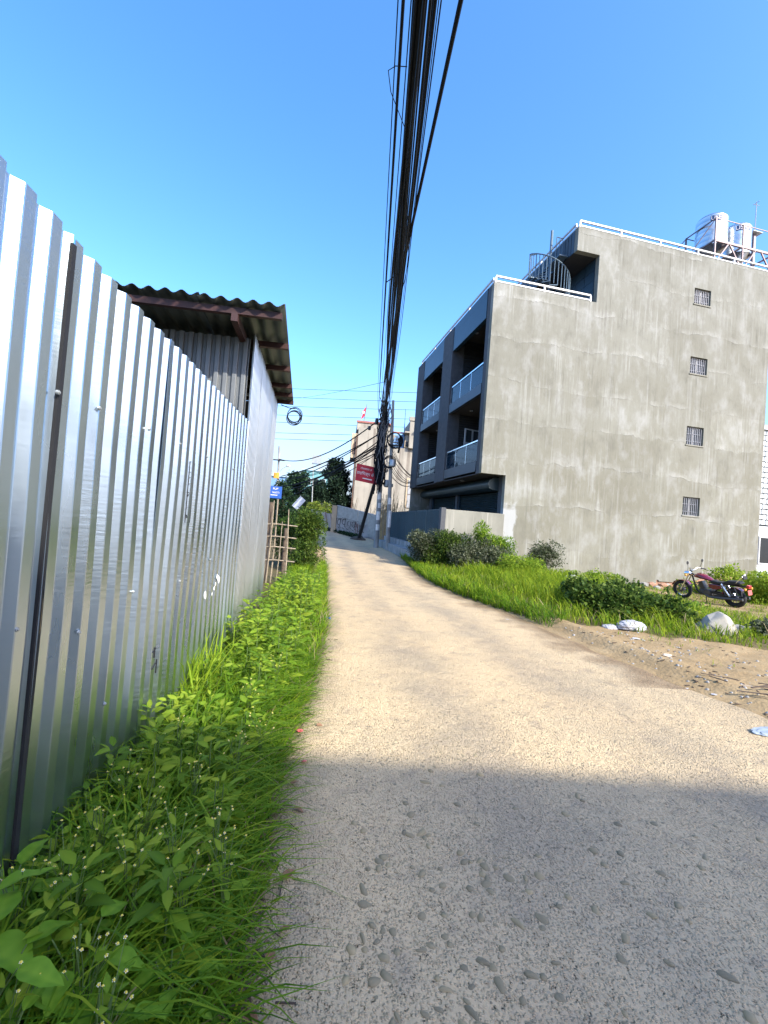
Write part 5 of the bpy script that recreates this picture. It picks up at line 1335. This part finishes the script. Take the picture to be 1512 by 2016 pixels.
lanelitter(-.10, 2.74, .025, 'pinkplast', 'bright pink wrapper at the left lane edge by the shade line', 7)
lanelitter(-.05, 6.6, .06, 'blueplast', 'small blue wrapper at the left lane edge', 8)
lanelitter(-.16, 3.12, .03, 'pinkplast', 'faded pink scrap in the leaves at the left lane edge', 9)
# sticks heap at right
hp = thing('stick_heap', 'heap of pale split sticks and offcuts on the dirt at the right edge', 'stick heap', (4.7, 4.25, 0))
rr = random.Random(12)
for i in range(26):
    x, y = 4.65+rr.uniform(-.5, .7), 4.15+rr.uniform(-.28, .3); a = rr.gauss(-.5, .5); L = rr.uniform(.04, .15); z = gz1(x, y)+.012+rr.uniform(0, .04)
    part('stick', MB().bar((x-L*math.cos(a), y-L*math.sin(a), z), (x+L*math.cos(a), y+L*math.sin(a), z+rr.uniform(-.01, .02)), rr.uniform(.006, .02), .008), rr.choice(('card', 'twig', 'bark', 'twig')), hp)
# loose debris on the verge, rubble at the wall foot
Vs, Fs = MB(), None
for i in range(110):
    y = rr.uniform(3.2, 6.6); x = float(xr(y))+.05+abs(rr.gauss(0, 1.0)); a = rr.uniform(0, 6.3); L = rr.uniform(.005, .03); z = gz1(x, y)+.004
    Vs.bar((x-L*math.cos(a), y-L*math.sin(a), z), (x+L*math.cos(a), y+L*math.sin(a), z+.004), L*.5, .006)
o = part('verge_debris', Vs, 'twig'); tag(o, 'small dark chips and twigs scattered over the dirt verge', 'debris', None, 'stuff')
cl = MB()
for i in range(260):
    y = rr.uniform(3.0, 6.7); x = float(xr(y))+.02+abs(rr.gauss(0, 1.3)); r0 = rr.uniform(.006, .022); z = gz1(x, y)
    cl.lathe([(0, r0*.75), (r0*.7, r0*.45), (r0*rr.uniform(.9, 1.2), -.2*r0)], 6, (x, y, z))
o = part('verge_pebbles', cl, 'stone', smooth=True); tag(o, 'small stones and clods scattered over the dirt verge', 'pebbles', None, 'stuff')
for i in range(34):
    w = rr.uniform(5.2, 10.8); f = -rr.uniform(.15, 1.3); p = bw(w, f, 0); s = rr.uniform(.07, .19)
    tag(rock((p.x, p.y, gz1(p.x, p.y)+s*.25), s*rr.uniform(.9, 1.4), s, s*.7, i, rr.choice(('stone', 'brickdust', 'stone')), 'rubble_stone', 1), 'broken stone in the rubble along the foot of the cement wall', 'stone', 'rubble stones along the wall foot')

# ------------------------------------------------------------------ left verge weeds
def patch(n, y0, y1, seed, pw=1.):
    r = np.random.default_rng(seed); y = r.uniform(y0, y1, n); f = r.random(n)**pw; x = -1.0+.03+(xl(y)+.06-(-.97))*f; return x, y
n = 8500; px, py = patch(n, .75, 4.6, 1, .75); hh = .34-.17*sstep(-.62, -.25, px)
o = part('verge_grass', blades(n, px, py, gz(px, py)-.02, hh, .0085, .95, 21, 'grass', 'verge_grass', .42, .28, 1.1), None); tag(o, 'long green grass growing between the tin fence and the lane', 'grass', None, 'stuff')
n = 6500; px, py = patch(n, 4.6, 14, 2); px = np.where(py > 7, px-(py-7)*.03*(1-0)*(px < -.5), px); hh = .30-.10*sstep(-.45, -.1, px)
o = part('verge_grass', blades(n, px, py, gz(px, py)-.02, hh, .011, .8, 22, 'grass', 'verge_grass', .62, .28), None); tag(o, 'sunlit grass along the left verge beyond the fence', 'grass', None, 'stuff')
n = 2600; py = rng.uniform(.8, 6.5, n); px = xl(py)-.07+rng.normal(0, .05, n)
o = part('edge_grass', blades(n, px, py, gz(px, py)-.01, .11, .006, 1.5, 23, 'grass', 'edge_grass', .35, .3, 1.2), None); tag(o, 'short drooping grass fringe at the left lane edge', 'grass', None, 'stuff')
MT['drygrass'] = leafmat('dry_grass_blade', (.14, .10, .05), (.26, .20, .10), (.38, .31, .17), .3)
n = 420; px, py = patch(n, .9, 8, 91, .6); o = part('dry_grass', blades(n, px, py, gz(px, py)-.01, .26, .006, 1.1, 92, 'drygrass', 'dry_grass', .5, .3), None); tag(o, 'dead straw coloured blades mixed into the left verge', 'grass', None, 'stuff')
n = 1500; px = rng.uniform(2.5, 10, n); py = rng.uniform(6, 18, n); ok = inpoly(px, py, GRASSR); px, py = px[ok], py[ok]; o = part('dry_grass', blades(len(px), px, py, gz(px, py)-.01, .34, .009, .8, 93, 'drygrass', 'dry_grass', .5, .3), None); tag(o, 'dead straw coloured blades mixed into the grass bank', 'grass', None, 'stuff')
# individual leafy weeds (nettle-like) in the mid verge
def weedmesh(seed, h, nl, ls, mat='weed', tone=.55, asp=.5):
    r = np.random.default_rng(seed); t = np.sort(r.uniform(.15, 1, nl)); a = np.arange(nl)*2.4+r.normal(0, .3, nl)
    q = .02+.10*(1-t); P = np.stack([np.cos(a)*.008, np.sin(a)*.008, t*h], 1); D = np.stack([np.cos(a), np.sin(a), .45-.5*(1-t)+r.normal(0, .2, nl)], 1)
    return leafcloud(P+D*.012, D, ls*(1.15-.55*t), asp, seed, mat, 'foliage', tone, .22)
wm = [weedmesh(i, random.uniform(.22, .40), 22, .105, 'weed', .45+.05*i, .42+.03*(i % 3)) for i in range(6)]
stemm = MB().tube([(0, 0, -.03), (.004, 0, .15), (0, .004, .30)], [.005, .004, .002], 5).mesh('stem', 'stem')
wc = 0
for i in range(330):
    y = random.uniform(1.15, 9.5)**1.0; x = random.uniform(-.95, float(xl(y))-.12)
    if wc >= 290: break
    s = random.uniform(.65, 1.15)*(1.25 if y > 4 else 1.0); ax = 'close against the tin fence' if x < -.72 else ('at the lane edge' if x > float(xl(y))-.32 else 'in the middle of the verge')
    ay = 'in the shaded foreground' if y < 2.8 else ('just beyond the shade line' if y < 4.2 else ('along the sunlit end of the fence' if y < 6.2 else 'beside the tin shed and beyond'))
    lab = f'leafy green weed {ax} {ay}'
    t = thing('leafy_weed', lab, 'weed', (x, y, gz1(x, y)), random.uniform(0, 6.3), f'leafy weeds {ax} {ay}'); t.scale = (s, s, s)
    share('foliage', wm[i % 6], t); share('stem', stemm, t); wc += 1
# tall grass spears against the fence
n = 120; px = -.93+rng.normal(0, .05, n); py = 3.35+rng.normal(0, .22, n)
o = part('tall_grass', blades(n, px, py, gz(px, py)-.02, .55, .012, .45, 29, 'grass', 'tall_grass', .8, .15), None); tag(o, 'clump of taller pale grass spears against the tin fence', 'grass', None, 'stuff')
# broad leaf plants in the foreground, each large leaf a part
def bigleaf(seed, asp=.62):
    r = random.Random(seed); n = 9; mb = MB(); vs = []; fs = []
    for k in range(n):
        t = k/(n-1); w = asp*.5*(math.sin(min(1., t*1.0)**.75*math.pi)**.8)*(1.15-.3*t)+.002
        zc = -.22*t*t+.02*math.sin(t*9+seed)
        for j, u in enumerate((-1, -.5, 0, .5, 1)):
            vs.append((t, u*w, zc+abs(u)*w*.35-.05*u*u*w+.015*math.sin(t*14+u*3+seed)*abs(u)))
    for k in range(n-1):
        for j in range(4): fs.append((k*5+j, k*5+j+1, (k+1)*5+j+1, (k+1)*5+j))
    mb.add(vs, fs); me = mb.mesh('leaf', 'bigleaf', fixn=False, smooth=False)
    for p in me.polygons: p.use_smooth = True
    tn = []
    for k in range(n):
        for u in (-1, -.5, 0, .5, 1): tn.append(min(1, max(0, r.uniform(.35, .6)*.2+.42+(.3 if u == 0 else 0)+.12*math.sin(k*2.6+abs(u)*2))))
    attrset(me, 'tone', tn); return me
blm = [bigleaf(s, a) for s, a in ((1, .62), (2, .70), (3, .55), (4, .66), (5, .48))]
BP = [(-.93, 1.27, 1.35), (-.78, 1.16, 1.3), (-.95, 1.48, 1.0), (-.62, 1.30, 1.0), (-.50, 1.17, .9), (-.55, 1.48, .85), (-.38, 1.33, .75), (-.72, 1.62, .8), (-.88, 1.02, 1.3), (-.45, 1.62, .6), (-.66, 1.05, 1.0), (-.85, 1.80, .7), (-.40, 1.92, .5), (-.75, 2.2, .6), (-.9, 2.55, .65), (-.6, 2.6, .55), (-.8, 3.1, .6), (-.7, 3.9, .7), (-.85, 4.5, .8), (-.35, 1.05, .6)]
posn = ['largest broad leaf plant against the fence at the lower left corner', 'broad leaf plant spreading in the lower left foreground', 'broad leaf plant behind the largest one at the fence foot', 'broad leaf plant in the middle of the near verge', 'low broad leaf plant near the bottom of the verge', 'broad leaf plant with upright leaves in mid verge', 'small broad leaf plant nearest the lane', 'broad leaf plant among the flowering weeds', 'broad leaf plant at the very bottom left', 'small broad leaf plant in the shaded grass', 'broad leaf plant below the middle of the verge', 'small broad leaf plant at the fence foot in shade', 'small broad leaf plant beside the lane in shade', 'small broad leaf plant halfway along the shaded verge', 'broad leaf plant at the fence near the shade line', 'small broad leaf plant near the shade line', 'broad leaf plant just beyond the shade line', 'sunlit broad leaf plant in the middle verge', 'sunlit broad leaf plant at the end of the tin fence', 'small broad leaf plant at the lane edge by the bottom']
rb = random.Random(77)
for i, ((x, y, s), lab) in enumerate(zip(BP, posn)):
    t = thing('broadleaf_plant', lab, 'plant', (x, y, gz1(x, y)), rb.uniform(0, 6.3), 'broad leaf plants on the near left verge')
    m = MB(); nl = 16 if s > .9 else 11
    for k in range(nl):
        a = k*2.399+rb.uniform(-.3, .3); zt = (.07+.22*(k/nl))*s; rad = (.13-.07*k/nl)*s
        b0 = Vector((0, 0, zt*.4)); b1 = Vector((math.cos(a)*rad, math.sin(a)*rad, zt))
        m.tube([b0, (b0+b1)/2+Vector((0, 0, .012)), b1], [.0032, .0026, .002], 5)
        L = s*rb.uniform(.085, .135)*(1.1-.35*k/nl)
        o = share('leaf', blm[(i+k) % 5], t, b1, (rb.uniform(-.25, .25), rb.uniform(-.15, .45)-.25*(k/nl), a), (L, L, L))
    m.tube([(0, 0, -.03), (.004, 0, .15*s), (0, 0, .30*s)], [.006*s, .005*s, .003*s], 6)
    part('stem', m, 'stem', t, local=True)
# flowering weeds with small white heads
fm = MB()
for k in range(5):
    a = k*1.2566; fm.add([(0, 0, .001), (.0036*math.cos(a-.5), .0036*math.sin(a-.5), .002), (.0052*math.cos(a), .0052*math.sin(a), .001), (.0036*math.cos(a+.5), .0036*math.sin(a+.5), .002)], [(0, 1, 2, 3)])
fme = fm.mesh('petals', 'flower', fixn=False); cme = MB().lathe([(.0035, .001), (.003, .004), (0, .005)], 7).mesh('flower_centre', 'yflower')
lm2 = [weedmesh(50+i, .30, 16, .075, 'weed', .6, .42) for i in range(3)]
FP = [(-.86, 1.42), (-.80, 1.55), (-.70, 1.42), (-.78, 1.72), (-.60, 1.55), (-.50, 1.70), (-.40, 1.50), (-.66, 1.80), (-.36, 1.72), (-.56, 1.22), (-.68, 1.12), (-.46, 1.12), (-.84, 2.05), (-.55, 2.05), (-.30, 1.6), (-.42, 2.3), (-.75, 2.4), (-.35, 2.6), (-.5, 3.0), (-.4, 3.6)]
for i, (x, y) in enumerate(FP):
    where = 'the fence' if x < -.72 else ('the lane' if x < -.0 and x > -.45 else 'the middle of the verge')
    t = thing('flowering_weed', f'weed with tiny white flowers near {where} on the shaded near verge' if y < 2.7 else 'weed with tiny white flowers in the sunlit verge', 'flowering weed', (x, y, gz1(x, y)), rb.uniform(0, 6.3), 'white flowering weeds')
    share('foliage', lm2[i % 3], t); m = MB()
    for k in range(9):
        a = rb.uniform(0, 6.3); q = rb.uniform(.02, .085); z = rb.uniform(.27, .38)
        m.tube([(0, 0, .12), (q*.4*math.cos(a), q*.4*math.sin(a), z*.75), (q*math.cos(a), q*math.sin(a), z)], [.002, .0015, .001], 4)
        f = share('flower', fme, t, (q*math.cos(a), q*math.sin(a), z), (rb.uniform(-.5, .5), rb.uniform(-.5, .5), a)); share('flower_centre', cme, f)
    m.tube([(0, 0, -.03), (0, 0, .22)], [.003, .002], 5)
    part('stem', m, 'stem', t, local=True)
# dead leaves and twigs along the left lane edge
dlm = bigleaf(9, .5); dlm.materials.clear(); dlm.materials.append(MT['deadleaf']); dlm.name = 'dead_leaf'
for i, (x, y) in enumerate(((-.10, 1.62), (-.13, 1.52), (-.17, 1.36), (-.12, 1.85), (-.20, 2.05), (-.12, 2.3), (-.16, 2.5), (-.21, 2.9), (-.05, 3.2), (-.12, 3.35), (-.18, 1.22), (-.08, 1.28))):
    L = rb.uniform(.04, .075); o = share('dead_leaf', dlm, None, (x, y, rz(x, y)+.012), (rb.uniform(-.5, .5), rb.uniform(-.3, .3), rb.uniform(0, 6.3)), (L, L, L)); tag(o, 'curled dry brown leaf lying along the left lane edge', 'dead leaf', 'dry leaves along the left lane edge')
m = MB()
for i in range(420):
    y = rb.uniform(1.0, 5.5); x = float(xl(y))+rb.gauss(.03, .07); a = rb.uniform(0, 6.3); L = rb.uniform(.006, .05); z = rz(x, y)+.004
    m.bar((x-L*math.cos(a), y-L*math.sin(a), z), (x+L*math.cos(a), y+L*math.sin(a), z+.003), rb.uniform(.002, .006), .003)
o = part('leaf_litter', m, 'twig'); tag(o, 'fine dry twigs and leaf bits strewn along the left lane edge', 'leaf litter', None, 'stuff')

# ------------------------------------------------------------------ motorcycle
mc = thing('motorcycle', 'dark red cruiser motorcycle parked on the grass before the cement wall', 'motorcycle', (11.55, 12.5, gz1(11.55, 12.5)), R(110))
mc.rotation_euler = (R(-7), 0, R(110))
def mp(n, mb, mat, p=None, **k): return part(n, mb, mat, p or mc, local=True, **k)
FX, RX = .76, -.72
for x, rr0, tw in ((FX, .235, .055), (RX, .215, .07)):
    zc = rr0+tw
    w = mp('wheel', MB().torus((x, 0, zc), (0, 1, 0), rr0-.035, .018, 32, 8), 'chrome', smooth=True)
    mp('tyre', MB().torus((x, 0, zc), (0, 1, 0), rr0+.005, tw, 36, 10), 'rubber', w, smooth=True)
    mp('hub', MB().cyl((x, -.07, zc), (x, .07, zc), .06, 14), 'alu', w)
    for k in range(10):
        a = k*.628; mp('spoke', MB().bar((x, 0, zc), (x+(rr0-.04)*math.cos(a), 0, zc+(rr0-.04)*math.sin(a)), .014, .02, up=(0, 1, 0)), 'alu', w)
    fr = [(x+(rr0+tw+.03)*math.cos(a), zc+(rr0+tw+.03)*math.sin(a)) for a in np.linspace(.35 if x > 0 else .25, 2.45 if x > 0 else 2.3, 12)]
    ins = [(x+(rr0+tw+.012)*math.cos(a), zc+(rr0+tw+.012)*math.sin(a)) for a in np.linspace(2.45 if x > 0 else 2.3, .35 if x > 0 else .25, 12)]
    m = MB(); m.prism(fr+ins, -.075 if x > 0 else -.09, .075 if x > 0 else .09); mp('mudguard', m, 'maroon', smooth=True)
for s in (-1, 1):
    mp('fork', MB().tube([(FX, .085*s, .29), (.50, .085*s, .86)], [.026, .022], 10), 'chrome', smooth=True)
    mp('shock_absorber', MB().tube([(RX+.08, .13*s, .32), (-.42, .13*s, .66)], .03, 10), 'chrome', smooth=True)
    mp('swing_arm', MB().bar((RX, .11*s, .285), (-.15, .10*s, .36), .03, .05), 'black')
    mp('exhaust', MB().tube([(.10, .12*s, .32), (-.1, .16*s, .22), (-.45, .18*s, .24), (-1.0, .19*s, .30)], [.025, .03, .045, .042], 12), 'alu', smooth=True)
    mp('mirror', MB().tube([(.42, .30*s, .98), (.38, .36*s, 1.12), (.37, .38*s, 1.20)], .007, 6).lathe([(0, -.008), (.05, -.006), (.055, .004), (0, .01)], 14, (.37, .39*s, 1.23), 'X'), 'black')
    mp('indicator', MB().lathe([(0, -.04), (.035, -.02), (.035, .02), (0, .04)], 10, (.56, .17*s, .80), 'X'), 'orange', smooth=True)
    mp('indicator', MB().lathe([(0, -.04), (.035, -.02), (.035, .02), (0, .04)], 10, (-1.05, .17*s, .60), 'X'), 'orange', smooth=True)
    mp('grip', MB().tube([(.36, .28*s, .99), (.26, .37*s, .97)], .019, 8), 'black')
mp('handlebar', MB().tube([(.36, -.30, .99), (.42, -.22, 1.02), (.45, -.08, .95), (.45, .08, .95), (.42, .22, 1.02), (.36, .30, .99)], .013, 8), 'chrome', smooth=True)
hl = mp('headlamp', MB().lathe([(0, -.11), (.07, -.08), (.095, 0), (.095, .05)], 18, (.60, 0, .83), 'X'), 'chrome', smooth=True)
mp('lens', MB().lathe([(.09, .0), (.06, .02), (0, .03)], 18, (.652, 0, .83), 'X'), 'lens', hl, smooth=True)
mp('instrument', MB().lathe([(0, -.03), (.055, -.02), (.06, .03), (0, .035)], 14, (.50, 0, .99)), 'chrome', smooth=True)
# tank as a swept ellipse
m = MB(); secs = [(.40, .78, .03, .02), (.36, .79, .09, .06), (.25, .80, .135, .10), (.08, .775, .14, .095), (-.08, .735, .10, .06), (-.16, .71, .05, .03)]
vs = []
for (x, z, a, b) in secs:
    for k in range(14): t_ = 2*math.pi*k/14; vs.append((x, a*math.cos(t_), z+b*math.sin(t_)*(1 if math.sin(t_) > 0 else .8)))
m.add(vs, [(i*14+k, i*14+(k+1) % 14, (i+1)*14+(k+1) % 14, (i+1)*14+k) for i in range(5) for k in range(14)]+[tuple(range(13, -1, -1)), tuple(range(70, 84))])
tk = mp('fuel_tank', m, 'maroon', smooth=True); mp('filler_cap', MB().cyl((.2, 0, .895), (.2, 0, .912), .035, 14), 'chrome', tk)
seatp = [(-.10, .68), (-.16, .74), (-.30, .71), (-.46, .71), (-.56, .78), (-.80, .79), (-.92, .76), (-.90, .70), (-.60, .66), (-.3, .62), (-.12, .63)]
mp('seat', MB().prism(seatp, -.13, .13), 'seat', bev=.035)
mp('backrest', MB().tube([(-.80, -.12, .74), (-.95, -.11, .95), (-.97, 0, 1.0), (-.95, .11, .95), (-.80, .12, .74)], .012, 8), 'chrome', smooth=True)
mp('backrest_pad', MB().obox((-.96, 0, .93), (.15, 0, 1), (0, 1, 0), (1, 0, -.15), .07, .10, .02), 'seat', bev=.012)
mp('side_panel', MB().prism([(-.08, .62), (-.40, .62), (-.42, .50), (-.20, .45), (-.06, .52)], -.13, .13), 'maroon', bev=.02)
mp('frame', MB().tube([(.46, 0, .80), (.34, 0, .38), (.22, 0, .24), (-.12, 0, .24), (-.22, 0, .42), (-.40, 0, .62)], .024, 8).tube([(.46, 0, .84), (.1, 0, .72), (-.4, 0, .64), (-1.0, 0, .66)], .024, 8), 'black', smooth=True)
eng = mp('engine', MB().box(-.16, .20, -.11, .11, .25, .42).cyl((-.04, -.16, .34), (-.04, .16, .34), .10, 18).cyl((.12, -.14, .33), (.12, .14, .33), .07, 16), 'alu', bev=.01)
cyl_ = MB()
for k in range(9): cyl_.obox((.11+.018*k*.6, 0, .44+.022*k), (1, 0, -.3), (0, 1, 0), (.3, 0, 1), .085, .10, .007)
mp('cooling_fin', cyl_, 'alu', eng); mp('cylinder', MB().obox((.16, 0, .53), (1, 0, -.3), (0, 1, 0), (.3, 0, 1), .06, .075, .12), 'alu', eng)
mp('crash_guard', MB().tube([(.34, 0, .58), (.36, .20, .52), (.34, .24, .36), (.28, .12, .24), (.28, -.12, .24), (.34, -.24, .36), (.36, -.20, .52), (.34, 0, .58)], .012, 8), 'alu', smooth=True)
mp('saree_guard', MB().tube([(-.45, .16, .62), (-.95, .18, .62), (-.98, .18, .40), (-.55, .17, .34), (-.45, .16, .62)], .011, 6).tube([(-.6, .17, .62), (-.72, .17, .36)], .009, 6).tube([(-.78, .18, .62), (-.88, .18, .38)], .009, 6), 'alu', smooth=True)
mp('tail_lamp', MB().obox((-1.06, 0, .66), (1, 0, .3), (0, 1, 0), (-.3, 0, 1), .04, .07, .045), 'redlens', bev=.012)
mp('number_plate', MB().obox((-1.09, 0, .50), (.15, 0, 1), (0, 1, 0), (1, 0, -.15), .07, .10, .004), 'plate')
mp('side_stand', MB().tube([(.0, .10, .26), (-.08, .24, .03)], .012, 6).box(-.12, -.05, .22, .28, .0, .015), 'black')
mp('footrest', MB().cyl((.12, -.30, .30), (.12, .30, .30), .014, 8), 'black')
